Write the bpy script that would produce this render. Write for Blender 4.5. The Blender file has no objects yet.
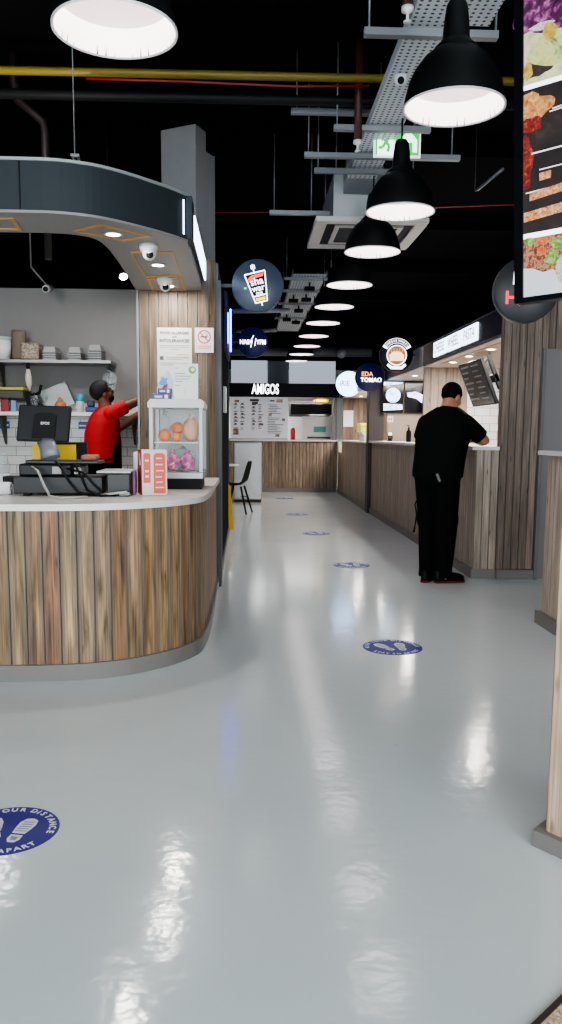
import bpy, bmesh, math, random
from mathutils import Vector, Matrix
random.seed(7)
PI = math.pi
sc = bpy.context.scene
COL = sc.collection
R = math.radians

# ------------------------------------------------------------------ materials
def lin(c):
    return tuple(((v/255)/12.92 if v/255 <= .04045 else ((v/255+.055)/1.055)**2.4) for v in c) + (1,)
MATS = {}
def mat(name, rgb, rough=.5, metal=0., emit=None, es=0., spec=.5, noise=0., nscale=8., bump=0., alpha=1., trans=0.):
    if name in MATS: return MATS[name]
    m = bpy.data.materials.new(name); m.use_nodes = True
    nt = m.node_tree; b = nt.nodes['Principled BSDF']
    c = lin(rgb)
    b.inputs['Base Color'].default_value = c
    b.inputs['Roughness'].default_value = rough
    b.inputs['Metallic'].default_value = metal
    b.inputs['Specular IOR Level'].default_value = spec
    b.inputs['Alpha'].default_value = alpha
    b.inputs['Transmission Weight'].default_value = trans
    if emit is not None:
        b.inputs['Emission Color'].default_value = lin(emit); b.inputs['Emission Strength'].default_value = es
    tc = nt.nodes.new('ShaderNodeTexCoord')
    nz = nt.nodes.new('ShaderNodeTexNoise'); nz.inputs['Scale'].default_value = nscale; nz.inputs['Detail'].default_value = 4
    nt.links.new(tc.outputs['Object'], nz.inputs['Vector'])
    if noise > 0:
        mx = nt.nodes.new('ShaderNodeMix'); mx.data_type = 'RGBA'
        mx.inputs[6].default_value = tuple(v*(1-noise) for v in c[:3])+(1,)
        mx.inputs[7].default_value = tuple(min(1, v*(1+noise)) for v in c[:3])+(1,)
        nt.links.new(nz.outputs['Fac'], mx.inputs[0]); nt.links.new(mx.outputs[2], b.inputs['Base Color'])
    if bump > 0:
        bp = nt.nodes.new('ShaderNodeBump'); bp.inputs['Strength'].default_value = bump; bp.inputs['Distance'].default_value = .01
        nt.links.new(nz.outputs['Fac'], bp.inputs['Height']); nt.links.new(bp.outputs['Normal'], b.inputs['Normal'])
    MATS[name] = m
    return m

def glow(name, rgb, s):
    return mat(name, rgb, .5, 0, rgb, s)

def ramp_node(nt, stops):
    r = nt.nodes.new('ShaderNodeValToRGB')
    e = r.color_ramp.elements
    while len(e) < len(stops): e.new(.5)
    for k, (p, c) in enumerate(stops):
        e[k].position = p; e[k].color = lin(c)
    return r

def wood_mat(name, cols, grain, edge, edge_w, rough=.55, edge_mix=.85):
    m = bpy.data.materials.new(name); m.use_nodes = True
    nt = m.node_tree; b = nt.nodes['Principled BSDF']; L = nt.links.new
    uv = nt.nodes.new('ShaderNodeUVMap'); uv.uv_map = 'UVMap'
    sp = nt.nodes.new('ShaderNodeSeparateXYZ'); L(uv.outputs['UV'], sp.inputs[0])
    fl = nt.nodes.new('ShaderNodeMath'); fl.operation = 'FLOOR'; L(sp.outputs['X'], fl.inputs[0])
    fr = nt.nodes.new('ShaderNodeMath'); fr.operation = 'FRACT'; L(sp.outputs['X'], fr.inputs[0])
    wn = nt.nodes.new('ShaderNodeTexWhiteNoise'); wn.noise_dimensions = '1D'; L(fl.outputs[0], wn.inputs['W'])
    tint = ramp_node(nt, cols); L(wn.outputs['Value'], tint.inputs[0])
    off = nt.nodes.new('ShaderNodeMath'); off.operation = 'MULTIPLY'; off.inputs[1].default_value = 37.; L(wn.outputs['Value'], off.inputs[0])
    yo = nt.nodes.new('ShaderNodeMath'); yo.operation = 'ADD'; L(sp.outputs['Y'], yo.inputs[0]); L(off.outputs[0], yo.inputs[1])
    cb = nt.nodes.new('ShaderNodeCombineXYZ'); L(sp.outputs['X'], cb.inputs[0]); L(yo.outputs[0], cb.inputs[1])
    mp = nt.nodes.new('ShaderNodeMapping'); mp.inputs['Scale'].default_value = (2.2, 2.6, 1); L(cb.outputs[0], mp.inputs[0])
    n1 = nt.nodes.new('ShaderNodeTexNoise'); n1.inputs['Scale'].default_value = 1.; n1.inputs['Detail'].default_value = 5; n1.inputs['Distortion'].default_value = .6
    L(mp.outputs[0], n1.inputs['Vector'])
    mp2 = nt.nodes.new('ShaderNodeMapping'); mp2.inputs['Scale'].default_value = (9, 1.6, 1); L(cb.outputs[0], mp2.inputs[0])
    n2 = nt.nodes.new('ShaderNodeTexNoise'); n2.inputs['Scale'].default_value = 1.4; n2.inputs['Detail'].default_value = 6
    L(mp2.outputs[0], n2.inputs['Vector'])
    g1 = ramp_node(nt, [(.3, (grain[0],)*3), (.72, (grain[1],)*3)]); L(n1.outputs['Fac'], g1.inputs[0])
    g2 = ramp_node(nt, [(.33, (grain[2],)*3), (.62, (255,)*3)]); L(n2.outputs['Fac'], g2.inputs[0])
    def mul(a, c, f=1.):
        x = nt.nodes.new('ShaderNodeMix'); x.data_type = 'RGBA'; x.blend_type = 'MULTIPLY'; x.inputs[0].default_value = f
        L(a, x.inputs[6]); L(c, x.inputs[7]); return x.outputs[2]
    col = mul(mul(tint.outputs[0], g1.outputs[0]), g2.outputs[0])
    # knots
    vo = nt.nodes.new('ShaderNodeTexVoronoi'); vo.inputs['Scale'].default_value = 1.
    mp3 = nt.nodes.new('ShaderNodeMapping'); mp3.inputs['Scale'].default_value = (1.3, 3.2, 1); L(cb.outputs[0], mp3.inputs[0]); L(mp3.outputs[0], vo.inputs['Vector'])
    kr = ramp_node(nt, [(.03, (120, 95, 80)), (.14, (255, 255, 255))]); L(vo.outputs['Distance'], kr.inputs[0])
    col = mul(col, kr.outputs[0])
    # weathered grey edges of each board
    ab = nt.nodes.new('ShaderNodeMath'); ab.operation = 'SUBTRACT'; L(fr.outputs[0], ab.inputs[0]); ab.inputs[1].default_value = .5
    ab2 = nt.nodes.new('ShaderNodeMath'); ab2.operation = 'ABSOLUTE'; L(ab.outputs[0], ab2.inputs[0])
    wob = nt.nodes.new('ShaderNodeMath'); wob.operation = 'MULTIPLY_ADD'; L(n1.outputs['Fac'], wob.inputs[0]); wob.inputs[1].default_value = .22; L(ab2.outputs[0], wob.inputs[2])
    mr = nt.nodes.new('ShaderNodeMapRange'); L(wob.outputs[0], mr.inputs[0]); mr.inputs[1].default_value = .61-edge_w; mr.inputs[2].default_value = .6; mr.inputs[3].default_value = 0; mr.inputs[4].default_value = edge_mix
    mx = nt.nodes.new('ShaderNodeMix'); mx.data_type = 'RGBA'; L(mr.outputs[0], mx.inputs[0]); L(col, mx.inputs[6]); mx.inputs[7].default_value = lin(edge)
    L(mx.outputs[2], b.inputs['Base Color'])
    b.inputs['Roughness'].default_value = rough
    bp = nt.nodes.new('ShaderNodeBump'); bp.inputs['Strength'].default_value = .25; bp.inputs['Distance'].default_value = .004
    L(n2.outputs['Fac'], bp.inputs['Height']); L(bp.outputs['Normal'], b.inputs['Normal'])
    MATS[name] = m
    return m

WOOD = wood_mat('weathered boards', [(0, (200, 160, 116)), (.3, (216, 178, 132)), (.5, (192, 140, 94)), (.62, (224, 188, 140)), (.8, (200, 140, 98)), (1, (212, 172, 128))], (112, 250, 165), (104, 95, 88), .30)
WOODK = wood_mat('greyed post boards', [(0, (140, 118, 94)), (.4, (152, 130, 104)), (.7, (126, 104, 80)), (1, (146, 122, 98))], (160, 255, 170), (104, 98, 92), .2)
WOODG = wood_mat('grey brown slats', [(0, (210, 188, 168)), (.4, (222, 200, 180)), (.7, (196, 174, 154)), (1, (216, 194, 174))], (195, 255, 185), (126, 114, 106), .14, edge_mix=.6)
WOODD = wood_mat('dark brown slats', [(0, (164, 142, 126)), (.5, (178, 154, 138)), (1, (150, 128, 114))], (185, 255, 170), (76, 70, 66), .14, edge_mix=.7)
WOODP = wood_mat('pale panel boards', [(0, (222, 186, 158)), (.5, (230, 196, 168)), (1, (214, 178, 150))], (200, 255, 200), (150, 132, 118), .1, edge_mix=.6)

def tile_mat(name, c1, mortar, sx=5., sy=10.):
    m = bpy.data.materials.new(name); m.use_nodes = True
    nt = m.node_tree; b = nt.nodes['Principled BSDF']; L = nt.links.new
    uv = nt.nodes.new('ShaderNodeUVMap'); uv.uv_map = 'UVMap'
    br = nt.nodes.new('ShaderNodeTexBrick')
    br.inputs['Color1'].default_value = lin(c1); br.inputs['Color2'].default_value = lin(tuple(v-6 for v in c1)); br.inputs['Mortar'].default_value = lin(mortar)
    br.inputs['Scale'].default_value = 1.; br.inputs['Brick Width'].default_value = 1/sx; br.inputs['Row Height'].default_value = 1/sy; br.inputs['Mortar Size'].default_value = .004
    L(uv.outputs['UV'], br.inputs['Vector']); L(br.outputs['Color'], b.inputs['Base Color'])
    b.inputs['Roughness'].default_value = .2
    MATS[name] = m
    return m
TILE = tile_mat('white metro tile', (226, 224, 220), (150, 148, 145))

def floor_mat():
    m = bpy.data.materials.new('grey epoxy floor'); m.use_nodes = True
    nt = m.node_tree; b = nt.nodes['Principled BSDF']; L = nt.links.new
    tc = nt.nodes.new('ShaderNodeTexCoord')
    n1 = nt.nodes.new('ShaderNodeTexNoise'); n1.inputs['Scale'].default_value = .8; n1.inputs['Detail'].default_value = 5; L(tc.outputs['Object'], n1.inputs['Vector'])
    r1 = ramp_node(nt, [(.3, (206, 215, 216)), (.7, (217, 224, 223))]); L(n1.outputs['Fac'], r1.inputs[0])
    # a few tiny scuffs
    vo = nt.nodes.new('ShaderNodeTexVoronoi'); vo.inputs['Scale'].default_value = 3.2; L(tc.outputs['Object'], vo.inputs['Vector'])
    vr = ramp_node(nt, [(.012, (120, 124, 124)), (.03, (255, 255, 255))]); L(vo.outputs['Distance'], vr.inputs[0])
    mx = nt.nodes.new('ShaderNodeMix'); mx.data_type = 'RGBA'; mx.blend_type = 'MULTIPLY'; mx.inputs[0].default_value = .5; L(r1.outputs[0], mx.inputs[6]); L(vr.outputs[0], mx.inputs[7])
    L(mx.outputs[2], b.inputs['Base Color'])
    n2 = nt.nodes.new('ShaderNodeTexNoise'); n2.inputs['Scale'].default_value = 2.2; n2.inputs['Detail'].default_value = 3; L(tc.outputs['Object'], n2.inputs['Vector'])
    mr = nt.nodes.new('ShaderNodeMapRange'); L(n2.outputs['Fac'], mr.inputs[0]); mr.inputs[3].default_value = .08; mr.inputs[4].default_value = .17
    L(mr.outputs[0], b.inputs['Roughness'])
    n3 = nt.nodes.new('ShaderNodeTexNoise'); n3.inputs['Scale'].default_value = 16.; n3.inputs['Detail'].default_value = 2; L(tc.outputs['Object'], n3.inputs['Vector'])
    bp = nt.nodes.new('ShaderNodeBump'); bp.inputs['Strength'].default_value = .10; bp.inputs['Distance'].default_value = .012; L(n3.outputs['Fac'], bp.inputs['Height']); L(bp.outputs['Normal'], b.inputs['Normal'])
    b.inputs['Specular IOR Level'].default_value = .42
    return m

def noise_glow(name, stops, scale, s, detail=6, kind='noise'):
    """printed / back-lit picture surface: procedural colours that shine a little"""
    m = bpy.data.materials.new(name); m.use_nodes = True
    nt = m.node_tree; b = nt.nodes['Principled BSDF']; L = nt.links.new
    tc = nt.nodes.new('ShaderNodeTexCoord')
    if kind == 'noise':
        n = nt.nodes.new('ShaderNodeTexNoise'); n.inputs['Detail'].default_value = detail; n.inputs['Distortion'].default_value = .8; out = n.outputs['Fac']
    else:
        n = nt.nodes.new('ShaderNodeTexVoronoi'); out = n.outputs['Color']
    n.inputs['Scale'].default_value = scale
    L(tc.outputs['Object'], n.inputs['Vector'])
    r = ramp_node(nt, stops); L(out, r.inputs[0])
    if s > 0:
        b.inputs['Base Color'].default_value = (.015, .015, .015, 1); L(r.outputs[0], b.inputs['Emission Color']); b.inputs['Emission Strength'].default_value = s
    else: L(r.outputs[0], b.inputs['Base Color'])
    b.inputs['Roughness'].default_value = .25
    MATS[name] = m
    return m

BLACK = mat('matt black', (15, 15, 16), .6, spec=.25)
BLACKG = mat('satin black shade', (20, 20, 21), .42, spec=.35)
CEIL = mat('black painted soffit', (7, 7, 9), .9, spec=.05, noise=.35, nscale=3, bump=.2)
CHAR = mat('charcoal panel', (50, 56, 60), .6, spec=.25)
NAVY = mat('navy panel', (24, 26, 36), .55, spec=.2)
GREYP = mat('grey painted panel', (138, 136, 134), .5)
GREYD = mat('dark grey paint', (90, 88, 88), .65, spec=.2)
GREYW = mat('grey plaster', (134, 131, 130), .7, noise=.05)
CONC = mat('grey painted concrete', (150, 150, 152), .75, noise=.08)
SKIRT = mat('grey skirting', (122, 117, 113), .4)
WHITE = mat('white plastic', (226, 226, 226), .35)
WHITEM = mat('white enamel', (238, 234, 236), .35)
TOP = mat('white worktop', (228, 224, 218), .25)
PAPER = mat('white paper', (228, 228, 226), .6)
STEEL = mat('brushed steel', (150, 146, 144), .32, .9, noise=.08, nscale=20)
GALV = mat('galvanised steel', (150, 154, 160), .38, .85, noise=.15, nscale=10)
RODM = mat('zinc rod', (140, 142, 146), .45, .7)
SILVER = mat('silver grey plastic', (168, 172, 172), .35, .2)
OAK = mat('honey oak strip', (196, 150, 92), .5, noise=.1, nscale=12)
RED = mat('red cotton', (206, 24, 32), .75, noise=.08, nscale=30)
TEE = mat('black cotton', (14, 14, 15), .9, noise=.2, nscale=30, spec=.1)
TROU = mat('black twill', (11, 11, 12), .9, noise=.2, nscale=30, spec=.1)
SKIN1 = mat('warm skin', (176, 122, 96), .5, noise=.06)
SKIN2 = mat('brown skin', (122, 78, 58), .5, noise=.06)
HAIR = mat('black hair', (11, 10, 10), .85, noise=.3, nscale=60, bump=.5, spec=.12)
BLUE = mat('blue vinyl', (7, 20, 128), .45)
YEL = mat('yellow plastic', (214, 170, 20), .4)
YELP = mat('yellow pipe paint', (112, 96, 26), .5)
REDP = mat('red cable', (130, 22, 28), .5)
BROWNP = mat('oxide red pipe', (74, 36, 34), .5)
GLASS = mat('clear plastic', (240, 244, 245), .08, alpha=.05, spec=.3)
PLASTW = mat('clear film bag', (200, 206, 210), .15, alpha=.28)
DARKGL = mat('black screen glass', (14, 15, 18), .12)

# ------------------------------------------------------------------ mesh building
class MB:
    def __init__(s):
        s.bm = bmesh.new(); s.uv = s.bm.loops.layers.uv.new('UVMap'); s.mi = 0
    def face(s, pts, uvs=None, smooth=False):
        vs = [s.bm.verts.new(p) for p in pts]
        f = s.bm.faces.new(vs); f.material_index = s.mi; f.smooth = smooth
        if uvs:
            for l, u in zip(f.loops, uvs): l[s.uv].uv = u
        return f
    def grid(s, rows, closed=False, smooth=True, cap=(False, False)):
        """rows: list of rings of points"""
        V = [[s.bm.verts.new(p) for p in r] for r in rows]
        n = len(V[0])
        for a, b in zip(V, V[1:]):
            for i in range(n if closed else n-1):
                j = (i+1) % n
                f = s.bm.faces.new((a[i], a[j], b[j], b[i])); f.smooth = smooth; f.material_index = s.mi
        for k, c in enumerate(cap):
            if c:
                f = s.bm.faces.new(V[0][::-1] if k == 0 else V[-1]); f.material_index = s.mi
        return s
    def box(s, lo, hi, M=None, bev=0.):
        (x0, y0, z0), (x1, y1, z1) = lo, hi
        old = set(s.bm.verts)
        r = bmesh.ops.create_cube(s.bm, size=1., matrix=Matrix.Translation(((x0+x1)/2, (y0+y1)/2, (z0+z1)/2)) @ Matrix.Diagonal((abs(x1-x0), abs(y1-y0), abs(z1-z0), 1)))
        vs = r['verts']
        if bev > 0:
            bmesh.ops.bevel(s.bm, geom=list({e for v in vs for e in v.link_edges}), offset=min(bev, .45*min(abs(x1-x0), abs(y1-y0), abs(z1-z0))), segments=2, affect='EDGES', profile=.5)
        vs = [v for v in s.bm.verts if v not in old]
        for f in {f for v in vs for f in v.link_faces}: f.material_index = s.mi
        if M is not None: bmesh.ops.transform(s.bm, matrix=M, verts=vs)
        return s
    def prism(s, poly, z0, z1, M=None, smooth=False):
        """poly: xy list, extruded along z"""
        n = len(poly)
        a = [Vector((x, y, z0)) for x, y in poly]; b = [Vector((x, y, z1)) for x, y in poly]
        if M is not None: a = [M @ v for v in a]; b = [M @ v for v in b]
        A = [s.bm.verts.new(v) for v in a]; B = [s.bm.verts.new(v) for v in b]
        fs = [s.bm.faces.new(A[::-1]), s.bm.faces.new(B)]
        for i in range(n):
            j = (i+1) % n
            f = s.bm.faces.new((A[i], A[j], B[j], B[i])); f.smooth = smooth; fs.append(f)
        for f in fs: f.material_index = s.mi
        return s
    def lathe(s, prof, c=(0, 0, 0), n=40, M=None, smooth=True):
        rows = []
        for r, z in prof:
            ring = [Vector((max(r, 1e-4)*math.cos(2*PI*k/n), max(r, 1e-4)*math.sin(2*PI*k/n), z)) for k in range(n)]
            if M is not None: ring = [M @ v for v in ring]
            rows.append([v + Vector(c) for v in ring])
        return s.grid(rows, True, smooth, (prof[0][0] < .002, prof[-1][0] < .002))
    def tube(s, pts, r, n=10, cap=True, smooth=True, flat=1., ref=None):
        pts = [Vector(p) for p in pts]
        rs = r if isinstance(r, (list, tuple)) else [r]*len(pts)
        rows = []; u = None
        for k, p in enumerate(pts):
            d = (pts[min(k+1, len(pts)-1)] - pts[max(k-1, 0)]).normalized()
            if u is None:
                q = Vector(ref) if ref else (Vector((0, 0, 1)) if abs(d.z) < .9 else Vector((1, 0, 0)))
                u = d.cross(q).normalized()
            u = (u - d*u.dot(d)).normalized(); w = d.cross(u)
            rad = rs[k]
            rx, ry = rad if isinstance(rad, tuple) else (rad, rad*flat)
            rows.append([p + u*rx*math.cos(2*PI*i/n) + w*ry*math.sin(2*PI*i/n) for i in range(n)])
        return s.grid(rows, True, smooth, (cap, cap))
    def ball(s, c, r, n=14, M=None):
        rx, ry, rz = r if isinstance(r, tuple) else (r, r, r)
        T = Matrix.Translation(c) @ (M if M is not None else Matrix()) @ Matrix.Diagonal((rx, ry, rz, 1))
        rr = bmesh.ops.create_uvsphere(s.bm, u_segments=n*2, v_segments=n, radius=1., matrix=T)
        for f in {f for v in rr['verts'] for f in v.link_faces}: f.smooth = True; f.material_index = s.mi
        return s
    def add(s, other, M=None):
        """merge another MB"""
        mp = {}
        for v in other.bm.verts: mp[v] = s.bm.verts.new(M @ v.co if M is not None else v.co)
        for f in other.bm.faces:
            nf = s.bm.faces.new([mp[v] for v in f.verts]); nf.smooth = f.smooth; nf.material_index = s.mi
            for a, b in zip(nf.loops, f.loops): a[s.uv].uv = b[other.uv].uv
        return s
    def planks(s, path, z0, z1, w, d=.006, th=.03, k0=0, M=None, gap=.05):
        """vertical boards along a plan path; their faces look to the right of the path"""
        P = [Vector((x, y)) for x, y in path]
        L = [0.]
        for a, b in zip(P, P[1:]): L.append(L[-1] + (b-a).length)
        n = max(1, round(L[-1]/w))
        def at(t):
            for i in range(len(P)-1):
                if t <= L[i+1] or i == len(P)-2:
                    return P[i].lerp(P[i+1], (t-L[i])/max(1e-9, L[i+1]-L[i]))
        Q = [at(L[-1]*k/n) for k in range(n+1)]
        for k in range(n):
            A, B = Q[k], Q[k+1]
            t = (B-A); wd = t.length; t.normalize(); o = Vector((t.y, -t.x))
            e = wd*gap
            cs = [(A+t*.0005-o*d, 0), (A+t*e, .06), (B-t*e, .94), (B-t*.0005-o*d, .999), (B-t*.0005-o*th, .999), (A+t*.0005-o*th, 0)]
            lo = [Vector((p.x, p.y, z0)) for p, _ in cs]; hi = [Vector((p.x, p.y, z1)) for p, _ in cs]
            if M is not None: lo = [M @ v for v in lo]; hi = [M @ v for v in hi]
            uu = [k0+k+u for _, u in cs]
            for i in range(6):
                j = (i+1) % 6
                s.face([lo[i], lo[j], hi[j], hi[i]], [(uu[i], z0), (uu[j], z0), (uu[j], z1), (uu[i], z1)])
            s.face(hi, [(u, z1) for u in uu]); s.face(lo[::-1], [(u, z0) for u in uu[::-1]])
        return s
    def rect(s, o, u, v, w, h, uv=True):
        o, u, v = Vector(o), Vector(u).normalized(), Vector(v).normalized()
        return s.face([o, o+u*w, o+u*w+v*h, o+v*h], [(0, 0), (w, 0), (w, h), (0, h)])

def _world(o):
    m = o.matrix_basis.copy()
    while o.parent: o = o.parent; m = o.matrix_basis @ m
    return m
def obj(name, mb, m, parent=None, label=None, recentre=True, mesh=None):
    """ONE mesh object from world-space geometry"""
    if mesh is None:
        bm = mb.bm
        bmesh.ops.recalc_face_normals(bm, faces=bm.faces[:])
        mesh = bpy.data.meshes.new(name); bm.to_mesh(mesh); bm.free()
    for q in (m if isinstance(m, (list, tuple)) else [m]): mesh.materials.append(q)
    o = bpy.data.objects.new(name, mesh); COL.objects.link(o)
    if parent is not None:
        mesh.transform(_world(parent).inverted()); o.parent = parent
    elif recentre and len(mesh.vertices):
        xs = [v.co.x for v in mesh.vertices]; ys = [v.co.y for v in mesh.vertices]; zs = [v.co.z for v in mesh.vertices]
        c = Vector(((min(xs)+max(xs))/2, (min(ys)+max(ys))/2, min(zs)))
        mesh.transform(Matrix.Translation(-c)); o.location = c
    if label: o['label'] = label
    return o
def thing(name, label, cat, loc=(0, 0, 0), rz=0., group=None):
    o = bpy.data.objects.new(name, None); COL.objects.link(o)
    o.location = loc; o.rotation_euler = (0, 0, rz); o.empty_display_size = .1
    o['label'] = label; o['category'] = cat
    if group: o['group'] = group
    return o
def tag(o, label, cat, group=None, kind=None):
    o['label'] = label; o['category'] = cat
    if group: o['group'] = group
    if kind: o['kind'] = kind
    return o
def struct(name, mb, m, parent=None):
    o = obj(name, mb, m, parent)
    if parent is None: o['kind'] = 'structure'
    return o
def dup(root, label, loc=None, rz=None):
    def cp(o, par):
        c = o.copy(); COL.objects.link(c); c.parent = par
        for ch in list(o.children): cp(ch, c)
        return c
    r = cp(root, None)
    if loc is not None: r.location = loc
    if rz is not None: r.rotation_euler = (0, 0, rz)
    r['label'] = label
    return r
def frame(o, x, y):
    """matrix: local x,y axes in a plane at o, z = x cross y"""
    x = Vector(x).normalized(); y = Vector(y).normalized(); z = x.cross(y)
    return Matrix(((x.x, y.x, z.x, o[0]), (x.y, y.y, z.y, o[1]), (x.z, y.z, z.z, o[2]), (0, 0, 0, 1)))

def text_mb(body, size=1., bold=0., depth=.002, align='CENTER', xs=1.):
    c = bpy.data.curves.new('t', 'FONT'); c.body = body; c.size = size; c.offset = bold*size; c.extrude = depth/2
    c.align_x = align; c.align_y = 'CENTER'; c.resolution_u = 3
    o = bpy.data.objects.new('t', c); COL.objects.link(o)
    dg = bpy.context.evaluated_depsgraph_get()
    me = bpy.data.meshes.new_from_object(o.evaluated_get(dg))
    mb = MB(); mb.bm.from_mesh(me)
    mb.uv = mb.bm.loops.layers.uv.active or mb.bm.loops.layers.uv.new('UVMap')
    bmesh.ops.transform(mb.bm, matrix=Matrix.Diagonal((xs, 1, 1, 1)), verts=mb.bm.verts[:])
    bpy.data.objects.remove(o); bpy.data.curves.remove(c); bpy.data.meshes.remove(me)
    return mb
def arc_text(body, r, size, mid, spread, depth=.0012, bold=.01, inside=False):
    """letters round a circle in the xy plane, mid angle in radians; inside: reads along the lower rim"""
    mb = MB(); n = len(body)
    wts = [.45 if ch in 'I1 ' else (1.25 if ch in 'MW' else 1.) for ch in body]
    tot = sum(wts); acc = 0
    for ch, w in zip(body, wts):
        t = (acc + w/2)/tot - .5; acc += w
        if ch == ' ': continue
        a = mid - t*spread if not inside else mid + t*spread
        rot = a - PI/2 if not inside else a + PI/2
        M = Matrix.Translation((r*math.cos(a), r*math.sin(a), 0)) @ Matrix.Rotation(rot, 4, 'Z')
        g = text_mb(ch, size, bold, depth); mb.add(g, M); g.bm.free()
    return mb
def put(mb, M):
    bmesh.ops.transform(mb.bm, matrix=M, verts=mb.bm.verts[:]); return mb
def disc_poly(r, n=40, sx=1., sy=1., cx=0, cy=0):
    return [(cx+r*sx*math.cos(2*PI*k/n), cy+r*sy*math.sin(2*PI*k/n)) for k in range(n)]
def remesh(mb, voxel, it=6):
    bmesh.ops.recalc_face_normals(mb.bm, faces=mb.bm.faces[:])
    me = bpy.data.meshes.new('rm'); mb.bm.to_mesh(me); mb.bm.free()
    o = bpy.data.objects.new('rm', me); COL.objects.link(o)
    a = o.modifiers.new('r', 'REMESH'); a.mode = 'VOXEL'; a.voxel_size = voxel
    if it:
        b = o.modifiers.new('s', 'SMOOTH'); b.factor = .5; b.iterations = it
    dg = bpy.context.evaluated_depsgraph_get()
    out = bpy.data.meshes.new_from_object(o.evaluated_get(dg))
    bpy.data.objects.remove(o); bpy.data.meshes.remove(me)
    for p in out.polygons: p.use_smooth = True
    return out
def rotz(a): return Matrix.Rotation(a, 4, 'Z')

# ------------------------------------------------------------------ camera
cam = bpy.data.cameras.new('camera'); camo = bpy.data.objects.new('camera', cam); COL.objects.link(camo)
FPX = 819.; KY = FPX/712.                # focal length in pixels
cam.sensor_fit = 'AUTO'; cam.sensor_width = 36.; cam.lens = FPX/1024*36; cam.clip_start = .05; cam.clip_end = 100; cam.shift_y = 25/1024
yaw, pitch, roll = .043246, .12481, R(.4)
fw = Vector((math.sin(yaw)*math.cos(pitch), math.cos(yaw)*math.cos(pitch), -math.sin(pitch)))
rt = Vector((math.cos(yaw), -math.sin(yaw), 0)); up = rt.cross(fw)
r2 = rt*math.cos(roll) + up*math.sin(roll); u2 = up*math.cos(roll) - rt*math.sin(roll)
camo.matrix_world = Matrix(((r2.x, u2.x, -fw.x, 0), (r2.y, u2.y, -fw.y, 0), (r2.z, u2.z, -fw.z, 1.25), (0, 0, 0, 1)))
sc.camera = camo
sc.view_settings.view_transform = 'AgX'; sc.view_settings.look = 'AgX - Medium High Contrast'; sc.view_settings.exposure = 1.25

# ------------------------------------------------------------------ room shell
CZ = 3.8
struct('floor', MB().box((-4.6, -2.5, -.1), (5.1, 19.1, 0)), floor_mat())
struct('ceiling', MB().box((-4.6, -2.5, CZ), (5.1, 19.1, CZ+.1)), CEIL)
struct('wall_left', MB().box((-4.7, -2.5, 0), (-4.6, 19.1, CZ)), mat('dark wall paint', (18, 18, 21), .8))
struct('wall_right', MB().box((5.1, -2.5, 0), (5.2, 19.1, CZ)), MATS['dark wall paint'])
struct('wall_back', MB().box((-4.7, 19.1, 0), (5.2, 19.2, CZ)), MATS['dark wall paint'])
for k, y in enumerate([2.2, 4.2, 6.4, 8.6, 10.8, 13., 15.2]):
    struct('trim_%d' % (k+1), MB().box((-4.6, y, CZ-.16), (5.1, y+.1, CZ)), CEIL)

# ------------------------------------------------------------------ left kiosk: counter
CP = [(-3.1, 3.545), (-1.15, 3.545), (-.95, 3.552), (-.783, 3.58), (-.66, 3.62), (-.558, 3.675), (-.43, 3.775), (-.338, 3.885), (-.272, 4.02), (-.25, 4.2), (-.24, 4.45), (-.238, 5.0), (-.238, 5.755)]
def offset(path, d):
    out = []
    for k, p in enumerate(path):
        a = Vector(path[max(0, k-1)]); b = Vector(path[min(len(path)-1, k+1)])
        t = (b-a).normalized(); out.append((p[0]+t.y*d, p[1]-t.x*d))
    return out
CPs = []
def smooth_path(p, n=4):
    out = []
    for i in range(len(p)-1):
        p0 = Vector(p[max(0, i-1)]); p1 = Vector(p[i]); p2 = Vector(p[i+1]); p3 = Vector(p[min(len(p)-1, i+2)])
        m1 = (p2-p0)*.5; m2 = (p3-p1)*.5; L_ = (p2-p1).length
        if m1.length > 1.2*L_: m1 = m1.normalized()*L_
        if m2.length > 1.2*L_: m2 = m2.normalized()*L_
        for k in range(n):
            t = k/n; h = p1*(2*t**3-3*t*t+1) + m1*(t**3-2*t*t+t) + p2*(-2*t**3+3*t*t) + m2*(t**3-t*t)
            out.append((h.x, h.y))
    out.append(p[-1]); return out
CPs = smooth_path(CP)
kc = thing('service_counter', 'curved kiosk counter clad in weathered brown vertical boards, white top', 'counter', (-1.2, 4.1, 0))
obj('board_cladding', MB().planks(CPs, .085, .865, .083, d=.005, th=.03), WOOD, kc)
obj('skirting_board', MB().prism(offset(CPs, .016) + offset(CPs, -.02)[::-1], 0, .085), SKIRT, kc)
inn = [(-.82, 5.755), (-.82, 4.75), (-.88, 4.5), (-1.0, 4.36), (-1.2, 4.3), (-3.1, 4.3)]
tag(obj('worktop', MB().prism(offset(CPs, .024) + inn, .867, .9), TOP), 'white worktop lying along the curved board-clad kiosk counter', 'worktop')

# wood post / side wall of the kiosk
pc = thing('kiosk_post', 'wide kiosk post clad in weathered boards, carrying the allergy poster', 'post', (-.54, 6.0, 0))
obj('board_cladding', MB().planks([(-.84, 5.76), (-.262, 5.76), (-.24, 5.785)], .86, 2.6, .075, d=.004, th=.03), WOODK, pc)
obj('core', MB().box((-.83, 5.791, 0), (-.222, 6.72, 2.58)), GREYD, pc)
obj('edge_trim', MB().box((-.858, 5.752, .9), (-.842, 5.83, 2.36)), GREYP, pc)
obj('corner_trim', MB().box((-.238, 5.795, .0), (-.2, 5.98, 2.45)), mat('mid grey trim', (98, 97, 98), .7, spec=.1), pc)
obj('skirting_board', MB().box((-.222, 5.985, 0), (-.205, 6.72, .08)), SKIRT, pc)
pt = thing('partition_wall', 'dark navy partition running back behind the board-clad kiosk post', 'partition', (-.27, 8.5, 0))
obj('panel', MB().box((-.30, 6.723, 0), (-.222, 9.1, 2.72)), mat('ink partition', (20, 22, 32), .9, spec=.05), pt)
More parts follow.
